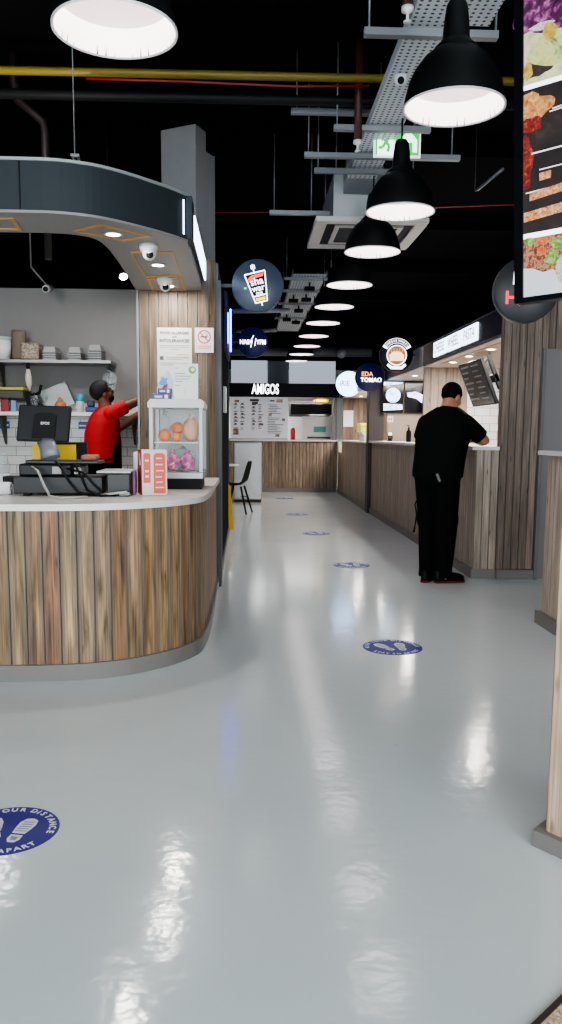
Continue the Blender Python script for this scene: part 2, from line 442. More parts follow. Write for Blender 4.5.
obj('skirting_board', MB().box((-.221, 6.723, 0), (-.207, 9.1, .08)), SKIRT, pt)
obj('notice', MB().box((-.2215, 6.55+.5, 1.46), (-.196, 7.35, 1.71)), WHITE, pt)
# concrete pillar up to the ceiling
M = Matrix.Translation((-.50, 6.47, 0)) @ rotz(R(-26))
tag(obj('concrete_pillar', MB().box((-.17, -.17, 2.582), (.17, .17, CZ-.001), M=M, bev=.006), CONC), 'plain grey square pillar rising from the kiosk post to the black ceiling', 'pillar')

# ---- canopy
O_ = [(-3.1, 3.785), (-1.3, 3.785), (-1.0, 3.79), (-.86, 3.82), (-.756, 3.866), (-.64, 3.955), (-.526, 4.066), (-.43, 4.17), (-.345, 4.285), (-.345, 4.8), (-.345, 5.3), (-.345, 5.745)]
I_ = [(-3.1, 4.2), (-1.3, 4.19), (-1.12, 4.19), (-1.02, 4.2), (-.94, 4.23), (-.89, 4.27), (-.86, 4.33), (-.845, 4.42), (-.835, 4.55), (-.835, 4.85), (-.845, 5.3), (-.86, 5.745)]
def fine(p, n=3):
    out = []
    for i in range(len(p)-1):
        p0 = Vector(p[max(0, i-1)]); p1 = Vector(p[i]); p2 = Vector(p[i+1]); p3 = Vector(p[min(len(p)-1, i+2)])
        for k in range(n):
            t = k/n; q = .5*((2*p1)+(p2-p0)*t+(2*p0-5*p1+4*p2-p3)*t*t+(3*p1-p0-3*p2+p3)*t**3); out.append((q.x, q.y))
    out.append(p[-1]); return out
Of = fine(O_[:9]) + O_[9:]; If = fine(I_[:9]) + I_[9:]
cn = thing('kiosk_canopy', 'curved charcoal canopy with grey inlaid soffit above the board-clad kiosk counter', 'canopy', (-1.2, 4.5, 2.3))
obj('soffit', MB().prism(Of + If[::-1], 2.36, 2.39), GREYP, cn)
front = [p for p in Of if not (p[0] > -.35 and p[1] > 4.29)]
obj('fascia', MB().prism(offset(front, .004) + offset(front, -.03)[::-1], 2.362, 2.6), CHAR, cn)
obj('top_lip', MB().prism(offset(front, .012) + offset(front, -.035)[::-1], 2.6, 2.615), SILVER, cn)
obj('bottom_lip', MB().prism(offset(front, .01) + offset(front, -.01)[::-1], 2.348, 2.361), GREYP, cn)
obj('side_panel', MB().box((-.375, 4.31, 2.392), (-.347, 5.745, 2.6)), GREYD, cn)
obj('end_panel', MB().box((-.344, 4.27, 2.362), (-.312, 4.42, 2.6)), CHAR, cn)
obj('seam', MB().box((-1.139, 3.775, 2.365), (-1.134, 3.783, 2.598)), BLACK, cn)
obj('edge_light', MB().box((-.362, 4.252, 2.385), (-.354, 4.262, 2.575)), glow('cold white strip', (215, 228, 255), 2.2), cn)
fr = [[(-1.45, 3.905), (-1.212, 3.91), (-1.233, 4.13), (-1.47, 4.12)], [(-.958, 4.127), (-.779, 3.992), (-.535, 4.206), (-.711, 4.324)], [(-.715, 4.571), (-.45, 4.551), (-.458, 5.227), (-.724, 5.294)], [(-.72, 5.33), (-.462, 5.262), (-.468, 5.735), (-.735, 5.735)]]
for q in fr:
    c = sum((Vector(p) for p in q), Vector((0, 0)))/4
    mb = MB()
    for k in range(4):
        a, b = Vector(q[k]), Vector(q[(k+1) % 4])
        ai = a + (c-a).normalized()*.03; bi = b + (c-b).normalized()*.03
        mb.prism([tuple(a), tuple(b), tuple(bi), tuple(ai)], 2.354, 2.3598)
    obj('inlay_frame', mb, OAK, cn)
obj('hanger', MB().tube([(-.875, 3.93, 2.60), (-.91, 3.96, 2.69)], .007, 8).tube([(-.85, 3.93, 2.60), (-.885, 3.96, 2.69)], .007, 8).box((-.92, 3.95, 2.685), (-.875, 3.97, 2.70)).tube([(-.90, 3.96, 2.70), (-.90, 3.96, CZ-.001)], .003, 6), GREYP, cn)
DL = glow('downlight lens', (255, 250, 240), 14)
def downlight(x, y, z, label, group, r=.042, pw=3.5):
    t = thing('downlight', label, 'downlight', (x, y, z), 0, group)
    obj('bezel', MB().lathe([(r, 0), (r+.012, -.003), (r+.012, -.006), (r-.004, -.006), (r-.004, 0)], (x, y, z), 24), WHITE, t)
    obj('lens', MB().lathe([(.0001, -.004), (r-.004, -.004), (r-.004, -.001), (.0001, -.001)], (x, y, z), 24), DL, t)
    l = bpy.data.lights.new('downlight_lamp', 'AREA'); l.shape = 'DISK'; l.size = r*1.7; l.energy = pw; l.color = (1, .95, .88)
    lo = bpy.data.objects.new('downlight_lamp', l); COL.objects.link(lo); lo.location = (0, 0, -.012); lo.parent = t
    return t
downlight(-.747, 4.181, 2.36, 'lit downlight nearest the curved front of the kiosk canopy', 'canopy downlights')
downlight(-.585, 4.906, 2.36, 'lit downlight between the two dome cameras under the kiosk canopy', 'canopy downlights')
downlight(-.584, 5.58, 2.36, 'lit downlight closest to the board-clad kiosk post', 'canopy downlights')
def dome_camera(x, y, z, label):
    t = thing('dome_camera', label, 'security camera', (x, y, z), 0, 'dome cameras under the kiosk canopy')
    obj('base', MB().lathe([(.0001, 0), (.055, 0), (.055, -.02), (.045, -.045), (.0001, -.045)], (x, y, z), 24), WHITE, t)
    obj('ball', MB().ball((x+.005, y-.015, z-.055), .04), WHITE, t)
    obj('lens', MB().lathe([(.0001, 0), (.022, 0), (.022, .012), (.0001, .012)], (x+.012, y-.047, z-.072), 16, M=Matrix.Rotation(R(60), 4, 'X')), BLACK, t)
dome_camera(-.579, 4.40, 2.36, 'white dome camera with black lens hanging nearest the canopy curve')
dome_camera(-.59, 5.33, 2.36, 'white dome camera hanging near the board-clad post, by the last downlight')
ss = thing('side_sign', 'glowing white lettered sign along the side of the kiosk canopy', 'sign', (-.34, 5.2, 2.42))
obj('back_tray', MB().box((-.345, 4.56, 2.43), (-.325, 5.745, 2.585)), GREYD, ss)
obj('lit_panel', MB().box((-.3255, 4.57, 2.436), (-.314, 5.74, 2.58)), glow('cold white sign', (205, 225, 255), 2.6), ss)

# ---- kiosk rear wall
struct('wall_kiosk', MB().box((-4.6, 7.9, 0), (-.835, 8.0, 2.775)), GREYW)
mb = MB(); mb.rect((-4.5, 7.895, .3), (1, 0, 0), (0, 0, 1), 3.6, 1.27)
o = obj('wall_tiles', mb, TILE); o['kind'] = 'structure'; o.name = 'wall_tiled'
# shelves
def wall_shelf(x0, x1, z, y0, label, th=.03, m=STEEL):
    t = thing('wall_shelf', label, 'shelf', ((x0+x1)/2, 7.8, z))
    obj('board', MB().box((x0, y0, z-th), (x1, 7.894, z), bev=.004), m, t)
    for x in (x0+.5, x1-.06):
        obj('bracket', MB().prism([(0, 0), (.2, 0), (.2, -.02), (.02, -.3), (0, -.3)], -.01, .01, M=frame((x, 7.893, z-th-.001), (0, -1, 0), (0, 0, 1))), GREYD, t)
    return t
wall_shelf(-3.1, -1.40, 2.0, 7.58, 'long upper steel shelf on the grey wall holding stacked pans', th=.035)
wall_shelf(-3.1, -1.15, 1.465, 7.58, 'long lower white shelf above the tiles holding bottles and bags', th=.04, m=TOP)
z2, z1 = 2.002, 1.467
# white tub with pale lid
t = thing('storage_tub', 'white storage tub with pale green lid beside the tall sack', 'tub', (-2.53, 7.72, z2))
obj('tub', MB().lathe([(.0001, 0), (.085, 0), (.1, .2), (.0001, .2)], (-2.56, 7.72, z2), 24), WHITE, t)
obj('lid', MB().lathe([(.0001, .2), (.106, .2), (.106, .235), (.0001, .245)], (-2.56, 7.72, z2), 24), mat('pale green plastic', (176, 196, 180), .4), t)
SACK = mat('brown paper sack', (122, 108, 96), .8, noise=.15, nscale=20, bump=.5)
mb = MB(); rows = []
for k in range(9):
    z = k/8; w = .066*(1+.08*math.sin(z*9)); d = .06*(1-.2*z)
    rows.append([(-2.385+w*math.cos(a)*(1.1 if abs(math.cos(a)) > .5 else 1), 7.74+d*math.sin(a), z2+.31*z) for a in [2*PI*i/16 for i in range(16)]])
mb.grid(rows, True, True, (True, True))
tag(obj('paper_sack', mb, SACK), 'tall brown paper sack standing upright behind the speckled box', 'sack')
BSK = noise_glow('woven basket', [(.3, (92, 80, 70)), (.5, (150, 134, 116)), (.7, (186, 172, 152))], 45, .0)
tag(obj('woven_basket', MB().box((-2.335, 7.62, z2), (-2.15, 7.8, z2+.175), bev=.015), BSK), 'speckled woven box basket in front of the tall paper sack', 'basket')
# pans: nested, upside down
PANM = mat('bright pan steel', (150, 150, 150), .35, .35)
def pan_mb(x, y, z, lip):
    mb = MB()
    w, d, h = .062, .11, .062
    def ring(sx, zz): return [(x-sx*w, y-sx*d, zz), (x+sx*w, y-sx*d, zz), (x+sx*w, y+sx*d, zz), (x-sx*w, y+sx*d, zz)]
    mb.grid([ring(1.13, z), ring(1.13, z+.008), ring(1., z+.008), ring(.86, z+h)], True, False, (True, True))
    return mb
for s_, (x, nn, lb) in enumerate([(-2.045, 4, 'stack by the woven basket'), (-1.785, 4, 'middle stack of the shelf'), (-1.575, 5, 'tallest stack at the shelf end')]):
    for k in range(nn):
        pos = ['lowest', 'second up', 'third up', 'fourth up', 'topmost'][k if k < nn-1 else 4]
        tag(obj('steel_pan', pan_mb(x, 7.74, z2+k*.0245, 0), PANM), 'upturned steel pan, %s in the %s' % (pos, lb), 'pan', 'steel pans on the upper shelf')
# lower shelf items
t = thing('food_box', 'black-sided food box with bright yellow lid on the lower shelf', 'box', (-2.5, 7.72, z1+.12))
obj('tray', MB().box((-2.75, 7.62, z1+.135), (-2.32, 7.86, z1+.22), bev=.01), mat('smoky plastic', (72, 70, 62), .3), t)
obj('lid', MB().box((-2.76, 7.61, z1+.221), (-2.31, 7.87, z1+.25), bev=.008), mat('lime yellow lid', (196, 196, 60), .4), t)
t = thing('slicer', 'dark kitchen slicer with an arm at the end of the yellow-lidded box', 'slicer', (-2.2, 7.74, z1))
obj('body', MB().prism([(-.07, 0), (.12, 0), (.12, .02), (.0, .14), (-.09, .22), (-.09, .12)], -.05, .05, M=frame((-2.23, 7.74, z1), (1, 0, 0), (0, 0, 1))), BLACK, t)
obj('arm', MB().tube([(-2.25, 7.68, z1+.17), (-2.17, 7.68, z1+.2), (-2.15, 7.68, z1+.28)], .016, 8), BLACK, t)
tag(obj('snack_packet', MB().box((-2.56, 7.64, z1), (-2.48, 7.67, z1+.135), bev=.008), mat('dark red print', (140, 52, 56), .5)), 'dark red and white packet standing under the yellow-lidded box', 'packet')
tag(obj('white_carton', MB().box((-2.68, 7.66, z1), (-2.575, 7.8, z1+.133), bev=.006), WHITE), 'plain white carton under the yellow-lidded box', 'carton')
tag(obj('blue_packet', MB().box((-2.465, 7.65, z1), (-2.41, 7.68, z1+.12), bev=.006), mat('light blue print', (120, 160, 196), .5)), 'light blue packet beside the dark red packet', 'packet')
t = thing('hanging_whisk', 'long pale whisk hanging from the upper shelf bracket', 'whisk', (-2.25, 7.6, 1.6))
obj('handle', MB().tube([(-2.25, 7.57, 1.965), (-2.25, 7.57, 1.94), (-2.25, 7.57, 1.90)], [.012, .022, .02], 10), BLACK, t)
obj('wires', MB().tube([(-2.25, 7.57, 1.90), (-2.25, 7.57, 1.82), (-2.245, 7.57, 1.74), (-2.24, 7.57, 1.68)], [.018, .034, .03, .008], 12), mat('cream plastic', (206, 196, 176), .5), t)
tag(obj('storage_jar', MB().lathe([(.0001, 0), (.04, 0), (.042, .16), (.034, .2), (.0001, .205)], (-2.23, 7.7, z1), 20), PLASTW), 'clear tall jar standing below the hanging whisk', 'jar')
tag(obj('clear_tray', MB().box((-.15, -.008, 0), (.15, .008, .27), M=Matrix.Translation((-1.97, 7.8, z1+.035)) @ Matrix.Rotation(R(-12), 4, 'X') @ Matrix.Rotation(R(-24), 4, 'Y'), bev=.02), mat('frosted plastic', (190, 196, 198), .3, alpha=.75)), 'tilted clear plastic tray leaning on the wall above the till monitor', 'tray')
mb = MB().ball((-1.955, 7.68, z1+.06), (.06, .05, .065))
mb.tube([(-1.955, 7.68, z1+.11), (-1.965, 7.68, z1+.15)], [.03, .012], 10)
tag(obj('bread_bag', mb, mat('orange brown film', (190, 120, 80), .4, noise=.3, nscale=20)), 'small orange brown bag in front of the clear tray', 'bag')
t = thing('paper_cup', 'tall white cup with teal band on the lower shelf beside the employee', 'cup', (-1.755, 7.7, z1))
obj('cup', MB().lathe([(.0001, 0), (.034, 0), (.045, .19), (.0001, .19)], (-1.755, 7.7, z1), 20), WHITE, t)
obj('band', MB().lathe([(.0425, .115), (.0465, .192), (.048, .192), (.044, .115)], (-1.755, 7.7, z1), 20), mat('teal print', (60, 150, 176), .4), t)
tag(obj('blue_wipes', MB().box((-1.69, 7.63, z1), (-1.56, 7.75, z1+.055), bev=.015), mat('deep blue film', (40, 66, 130), .4)), 'low blue pack lying beside the tall white cup', 'packet')
tag(obj('blue_pouch', MB().box((-1.675, 7.66, z1+.056), (-1.6, 7.72, z1+.125), bev=.012), mat('deep navy film', (38, 48, 84), .4)), 'dark blue pouch standing on the low blue pack', 'packet')
mb = MB().ball((-1.44, 7.69, 1.80), (.085, .04, .1)).ball((-1.415, 7.69, 1.74), (.05, .03, .09)).tube([(-1.44, 7.69, 1.88), (-1.44, 7.69, 1.9645)], [.03, .012], 8)
tag(obj('film_bag', mb, PLASTW), 'crumpled clear plastic bag hung under the end of the upper shelf', 'bag')
for x, lb in ((-1.72, 'small blue label rail on the tiles right behind the employee'), (-2.66, 'small blue label rail on the tiles behind the paper rolls')):
    t = thing('label_rail', lb, 'rail', (x, 7.88, 1.3), 0, 'blue label rails')
    obj('plate', MB().box((x-.1, 7.885, 1.29), (x+.1, 7.894, 1.37)), mat('blue rail', (60, 84, 150), .4), t)
    obj('strip', MB().box((x-.09, 7.88, 1.32), (x+.09, 7.885, 1.335)), WHITE, t)
# kiosk ceiling cameras / spots
t = thing('bullet_camera', 'small grey bullet camera on a thin arm at the top of the grey wall', 'security camera', (-2.03, 7.7, 2.7))
obj('arm', MB().tube([(-2.2, 7.6, 2.93), (-2.06, 7.66, 2.76)], .01, 8).tube([(-2.2, 7.6, 2.93), (-2.2, 7.6, CZ-.001)], .008, 8), GREYP, t)
obj('body', MB().tube([(-2.04, 7.52, 2.70), (-2.04, 7.70, 2.745)], [.036, .042], 14), SILVER, t)
obj('lens', MB().tube([(-2.04, 7.512, 2.698), (-2.04, 7.525, 2.701)], .026, 14), BLACK, t)
def track_spot(x, y, z, lit, label):
    t = thing('spotlight', label, 'spotlight', (x, y, z), 0, 'spotlights inside the kiosk')
    obj('stem', MB().tube([(x, y, z+.08), (x, y, CZ-.001)], .008, 8), BLACK, t)
    obj('body', MB().tube([(x+.03, y-.07, z-.05), (x, y+.02, z+.06)], [.045, .05], 16), BLACK, t)
    obj('lens', MB().tube([(x+.0312, y-.0735, z-.054), (x+.03, y-.07, z-.05)], .036, 16), glow('spot lens', (240, 245, 255), 20) if lit else DARKGL, t)
track_spot(-1.11, 6.0, 2.92, False, 'dark unlit spotlight in the canopy opening')
track_spot(-1.215, 7.2, 2.80, True, 'bright lit spotlight above the employee')

# ------------------------------------------------------------------ things on the kiosk counter
W = .9015
t = thing('cash_drawer', 'wide black cash drawer under the till on the white counter', 'cash drawer', (-1.05, 4.2, W))
obj('body', MB().box((-1.29, 4.0, W+.012), (-.80, 4.28, W+.105), bev=.004), mat('black steel', (24, 23, 22), .45), t)
for x in (-1.22, -.87): obj('foot', MB().box((x-.02, 4.01, W), (x+.02, 4.05, W+.0118)), BLACK, t)
obj('side_flap', MB().box((-1.38, 4.1, W+.055), (-1.291, 4.2, W+.1)), BLACK, t)
t = thing('till_terminal', 'black till base tangled with leads on top of the cash drawer', 'till', (-1.06, 4.2, W+.106))
obj('base', MB().box((-1.27, 4.04, W+.106), (-.98, 4.26, W+.175), bev=.01), BLACKG, t)
obj('tray', MB().box((-1.23, 4.03, W+.176), (-.82, 4.2, W+.195), bev=.006), mat('worn dark tray', (44, 43, 43), .4), t)
obj('connector', MB().box((-1.08, 4.025, W+.12), (-1.03, 4.039, W+.16)), mat('pale socket', (150, 150, 148), .4), t)
obj('connector', MB().box((-.96, 4.03, W+.12), (-.92, 4.2, W+.155)), mat('pale socket', (150, 150, 148), .4), t)
obj('lead', MB().tube([(-1.19, 4.02, W+.16), (-1.15, 3.99, W+.14), (-1.10, 3.93, W+.06), (-1.05, 3.85, W+.012), (-.98, 3.78, W+.006), (-.85, 3.86, W+.006)], .007, 8), mat('grey lead', (176, 172, 166), .5), t)
for pts in ([(-1.06, 4.03, W+.19), (-1.02, 3.995, W+.15), (-.98, 3.985, W+.08), (-.93, 3.98, W+.02), (-.86, 3.97, W+.007)], [(-.95, 4.02, W+.17), (-.91, 3.99, W+.1), (-.88, 3.985, W+.03), (-.80, 3.95, W+.007), (-.72, 3.97, W+.007)], [(-1.0, 4.03, W+.15), (-.9, 3.99, W+.13), (-.84, 3.985, W+.06), (-.78, 3.97, W+.008)]):
    obj('lead', MB().tube(pts, .006, 8), BLACK, t)
t = thing('till_monitor', 'black till monitor seen from behind on a grey stand', 'monitor', (-1.2, 4.35, W+.2))
Mm = frame((-1.20, 4.33, 1.302), (1, 0.1, -.02), (.06, .2, 1)) @ Matrix()
obj('screen_case', MB().box((-.15, -.108, -.02), (.15, .108, .02), M=Mm, bev=.008), BLACKG, t)
obj('mount_plate', MB().prism([(-.06, -.09), (.07, -.09), (.07, .045), (.045, .06), (-.03, .06), (-.055, .045)], .0205, .035, M=Mm), BLACK, t)
lg = put(text_mb('EPOS', .022, .01, .001), Mm @ Matrix.Translation((.01, -.005, .0365))); obj('lettering', lg, PAPER, t)
obj('stand', MB().tube([(-1.15, 4.26, W+.196), (-1.17, 4.29, W+.26), (-1.20, 4.312, W+.33)], [(.062, .03), (.052, .02), (.045, .014)], 16, ref=(0, 1, 0)), mat('grey stand', (128, 132, 138), .4, .2), t)
t = thing('yellow_folder', 'yellow folder in a black holder standing behind the till stand', 'folder', (-1.15, 4.45, W+.2))
obj('holder', MB().box((-1.30, 4.52, W), (-1.0, 4.56, W+.29)), BLACK, t)
obj('card', MB().box((-1.33, 4.508, W+.15), (-1.06, 4.519, W+.275)), mat('yellow card', (222, 186, 20), .5), t)
# printer / bin to the right
t = thing('receipt_printer', 'black receipt printer with pale lid edge next to the cash drawer', 'printer', (-.76, 4.2, W))
obj('body', MB().box((-.775, 4.0, W), (-.645, 4.25, W+.125), bev=.006), mat('dark steel', (40, 37, 35), .35, .3), t)
obj('lid', MB().box((-.83, 3.995, W+.126), (-.64, 4.255, W+.14), bev=.004), SILVER, t)
obj('cable', MB().tube([(-.80, 3.97, W+.008), (-.72, 3.95, W+.02), (-.66, 3.955, W+.025), (-.64, 3.96, W+.015), (-.7, 3.98, W+.008)], .007, 8), mat('pale cable', (190, 188, 184), .5), t)
tag(obj('squeeze_bottle', MB().lathe([(.0001, 0), (.026, 0), (.026, .22), (.022, .235), (.0001, .24)], (-.655, 4.35, W), 18), WHITE), 'short white bottle peeking out between printer and red carton', 'bottle')
tag(obj('brown_wallet', MB().box((-.93, 4.06, W+.196), (-.84, 4.16, W+.225), bev=.01), mat('tan leather', (150, 104, 74), .6)), 'tan brown pouch lying on the till tray', 'pouch')
# red & white carton
t = thing('takeaway_carton', 'red and white printed carton standing upright on the curved counter end', 'carton', (-.535, 4.12, W))
CR = frame((-.586, 4.05, W), (.985, .17, 0), (0, 0, 1))
CRED = mat('carton red', (206, 54, 48), .5); CWH = mat('carton white', (226, 214, 208), .5)
obj('box', MB().prism([(0, 0), (.14, 0), (.14, .255), (0, .255)], -.12, 0, M=CR), CWH, t)
Sd = frame((-.586, 4.05, W), (-.33, .94, 0), (0, 0, 1))
obj('side_panel', MB().prism([(.0, .001), (.119, .001), (.119, .254), (.0, .254)], -.0012, -.0002, M=Sd), mat('carton dark red', (176, 40, 40), .5), t)
mb = MB()
mb.prism([(.008, .07), (.048, .07), (.048, .23), (.04, .238), (.016, .238), (.008, .23)], .0003, .0015, M=CR)
mb.prism([(.065, .01), (.132, .01), (.132, .225), (.12, .238), (.077, .238), (.065, .225)], .0003, .0015, M=CR)
obj('red_print', mb, mat('carton light red', (222, 92, 72), .5), t)
mb = MB()
for z in (.1, .13, .19): mb.prism([(.018, z), (.038, z), (.038, z+.012), (.018, z+.012)], .0016, .0024, M=CR)
for k, z in enumerate((.04, .07, .1, .135, .17, .205)): mb.prism([(.075+.004*(k % 2), z), (.122-.006*(k % 3), z), (.122-.006*(k % 3), z+.007), (.075+.004*(k % 2), z+.007)], .0016, .0024, M=CR)
obj('pale_print', mb, CWH, t)
mb = MB()
for a in (0., .03): mb.prism([(.02+a, .17), (.035+a, .17), (.075, .24), (.06, .24)], -.0028, -.0014, M=Sd)
obj('slash_print', mb, CWH, t)
tag(obj('leaflet', MB().box((-.672, 4.1, W), (-.632, 4.112, W+.13)), mat('purple pink print', (150, 96, 150), .5)), 'purple pink leaflet upright behind the red carton', 'leaflet')
# paper rolls on the far left
def roll(x, y, z, r, h, label, lying=False):
    t = thing('paper_roll', label, 'paper roll', (x, y, z), 0, 'white paper rolls')
    M = Matrix.Translation((x, y, z+(r if lying else 0))) @ (Matrix.Rotation(R(90), 4, 'Y') if lying else Matrix())
    obj('roll', MB().lathe([(.012, 0), (r, 0), (r, h), (.012, h), (.012, 0)], (0, 0, 0), 24, M=M), PAPER, t)
roll(-1.42, 4.06, W, .036, .1, 'white paper roll lying flat beside the cash drawer', True)
roll(-1.58, 3.98, W, .033, .1, 'white paper roll lying flat at the very edge of the view', True)
t = thing('plastic_jar', 'clear plastic jar with white label behind the paper rolls', 'jar', (-1.50, 4.35, W))
obj('jar', MB().lathe([(.0001, 0), (.06, 0), (.065, .16), (.05, .2), (.05, .22), (.0001, .22)], (-1.50, 4.4, W), 24), PLASTW, t)
obj('label_band', MB().lathe([(.0625, .02), (.066, .1), (.068, .1), (.0645, .02)], (-1.50, 4.4, W), 24), WHITE, t)
# display cabinet
cb = thing('display_cabinet', 'small white glass display cabinet holding fruit and sweets on the counter', 'display cabinet', (-.435, 4.7, W))
x0, x1, y0, y1 = -.605, -.268, 4.5, 4.86
obj('plinth', MB().box((x0+.012, y0+.012, W), (x1-.012, y1-.012, W+.065)), BLACK, cb)
mb = MB()
mb.box((x0, y0, W+.066), (x1, y1, W+.105), bev=.004)
for xx in (x0, x1-.028):
    for yy in (y0, y1-.028): mb.box((xx, yy, W+.105), (xx+.028, yy+.028, 1.43), bev=.004)
mb.box((x0, y1-.01, W+.105), (x1, y1-.004, 1.43))
obj('cabinet_frame', mb, SILVER, cb)
mb = MB(); prof = [(x0-.006, 1.41), (x1+.006, 1.41), (x1+.006, 1.44), (x1-.012, 1.462), (x0+.012, 1.462), (x0-.006, 1.44)]
mb.prism(prof, y0-.008, y1+.004, M=Matrix(((1, 0, 0, 0), (0, 0, 1, 0), (0, 1, 0, 0), (0, 0, 0, 1))))
obj('cabinet_top', mb, mat('off white plastic', (206, 206, 204), .35), cb)
obj('glass_front', MB().box((x0+.029, y0+.01, W+.106), (x1-.029, y0+.014, 1.409)), GLASS, cb)
obj('glass_side', MB().box((x1-.014, y0+.029, W+.106), (x1-.010, y1-.029, 1.409)), GLASS, cb)
obj('glass_side', MB().box((x0+.010, y0+.029, W+.106), (x0+.014, y1-.029, 1.409)), GLASS, cb)
obj('shelf', MB().box((x0+.03, y0+.016, 1.19), (x1-.03, y1-.012, 1.196)), WHITE, cb)
ORG = mat('orange peel', (230, 118, 14), .5, noise=.1, nscale=40)
for (x, y, z, r, lb) in ((-.515, 4.575, 1.197, .042, 'whole orange at the front of the cabinet shelf'), (-.44, 4.61, 1.245, .04, 'orange resting higher up between the two bags'), (-.435, 4.56, 1.197, .03, 'smallest orange, dark, low beside the peach bag')):
    tt = thing('orange', lb, 'fruit', (x, y, z), 0, 'oranges in the display cabinet')
    obj('fruit', MB().ball((x, y, z+r), (r, r, r*.95), 10), ORG, tt)
    obj('stalk_end', MB().ball((x+.01, y-r*.6, z+r*1.72), .005, 5), mat('stalk green', (90, 110, 50), .6), tt)
def bag(name, c, r, m, label, cat='bag', seed=1):
    rng = random.Random(seed)
    mb = MB().ball(c, r, 10)
    for v in mb.bm.verts:
        v.co += Vector((rng.uniform(-1, 1)*r[0]*.10, rng.uniform(-1, 1)*r[1]*.10, rng.uniform(-1, 1)*r[2]*.07))
    mb.tube([(c[0], c[1], c[2]+r[2]*.9), (c[0]+.004, c[1], c[2]+r[2]*1.12), (c[0]+.01, c[1], c[2]+r[2]*1.25)], [.02, .012, .022], 8)
    return tag(obj(name, mb, m), label, cat)
bag('film_bag', (-.525, 4.67, 1.29), (.04, .045, .085), PLASTW, 'grey-clear gathered bag behind the oranges in the cabinet', seed=3)
bag('bread_bag', (-.352, 4.62, 1.275), (.05, .05, .078), mat('peach film', (232, 178, 140), .4, noise=.15, nscale=20), 'peach coloured tied bag on the upper cabinet shelf', seed=4)
PINK = noise_glow('pink sweets print', [(.35, (120, 50, 130)), (.48, (222, 84, 150)), (.6, (240, 160, 200)), (.72, (240, 236, 240))], 35, .0)
bag('sweet_bag', (-.467, 4.575, 1.07), (.045, .04, .055), PINK, 'pink sweet bag on the cabinet floor nearest the red carton', 'sweets', 5)
bag('sweet_bag', (-.372, 4.58, 1.07), (.046, .04, .055), PINK, 'pink sweet bag on the cabinet floor nearest the glass side', 'sweets', 6)
bag('clear_bag', (-.42, 4.70, 1.09), (.09, .06, .065), PLASTW, 'crumpled clear bag behind the pink sweet bags', seed=7)
# on top of the cabinet
zt = 1.4625
t = thing('notice_stand', 'acrylic stand holding a white notice with green round logo on the cabinet', 'stand', (-.385, 4.62, zt))
Ms = frame((-.46, 4.60, zt), (1, .0, 0), (0, .12, 1))
obj('acrylic', MB().prism([(-.004, 0), (.166, 0), (.17, .16), (.158, .235), (-.004, .235)], -.01, -.004, M=Ms), GLASS, t)
obj('notice', MB().prism([(0, .004), (.155, .004), (.155, .23), (0, .23)], -.0035, 0, M=Ms), PAPER, t)
obj('foot', MB().box((-.464, 4.59, zt), (-.294, 4.66, zt+.004)), GLASS, t)
mb = MB().prism(disc_poly(.024, 24, cx=.118, cy=.19), .0005, .0015, M=Ms); obj('logo', mb, mat('leaf green', (120, 160, 70), .5), t)
mb = MB().prism(disc_poly(.012, 24, cx=.121, cy=.193), .0016, .0024, M=Ms); obj('logo_centre', mb, PAPER, t)
mb = MB()
for z, a, b in ((.2, .01, .03), (.165, .01, .075), (.148, .01, .11), (.13, .01, .1), (.115, .01, .06), (.09, .01, .04)): mb.prism([(a, z), (b, z), (b, z+.004), (a, z+.004)], .0005, .0012, M=Ms)
mb.prism([(.072, .02), (.0735, .02), (.0735, .085), (.072, .085)], .0005, .0012, M=Ms)
obj('print_lines', mb, mat('grey print', (120, 120, 120), .6), t)
OREO = mat('navy wrapper', (40, 44, 120), .35)
def wrapper(x, y, z, w, d, h, label):
    t = thing('snack_box', label, 'snack box', (x, y, z), 0, 'navy snack boxes on the display cabinet')
    obj('box', MB().box((x, y, z), (x+w, y+d, z+h), bev=.003), OREO, t)
    obj('print', MB().box((x+w*.15, y-.001, z+h*.3), (x+w*.55, y-.0002, z+h*.65)), mat('pale blue print', (190, 200, 226), .5), t)
    obj('barcode', MB().box((x+w*.68, y-.001, z+h*.15), (x+w*.85, y-.0002, z+h*.8)), PAPER, t)
wrapper(-.592, 4.56, zt, .118, .05, .036, 'long navy snack box lying at the bottom on the display cabinet')
wrapper(-.555, 4.565, zt+.0365, .085, .045, .032, 'shorter navy snack box stacked on the long navy one')
t = thing('snack_card', 'colourful blue and red printed card standing above the navy boxes', 'card', (-.53, 4.62, zt))
obj('card', MB().prism([(0, 0), (.1, 0), (.1, .14), (.07, .19), (.02, .13), (0, .08)], 0, .004, M=frame((-.567, 4.625, zt), (1, 0, 0), (0, .1, 1))), mat('lilac card', (196, 190, 206), .5), t)
obj('blue_splash', MB().prism([(.01, .1), (.03, .09), (.05, .1), (.07, .095), (.06, .12), (.07, .14), (.045, .135), (.03, .15), (.025, .128)], .0041, .006, M=frame((-.567, 4.625, zt), (1, 0, 0), (0, .1, 1))), mat('sky blue print', (60, 150, 214), .5), t)
obj('red_print', MB().prism([(.03, .07), (.065, .075), (.07, .1), (.045, .095)], .0041, .006, M=frame((-.567, 4.625, zt), (1, 0, 0), (0, .1, 1))), mat('dark red print b', (150, 50, 60), .5), t)
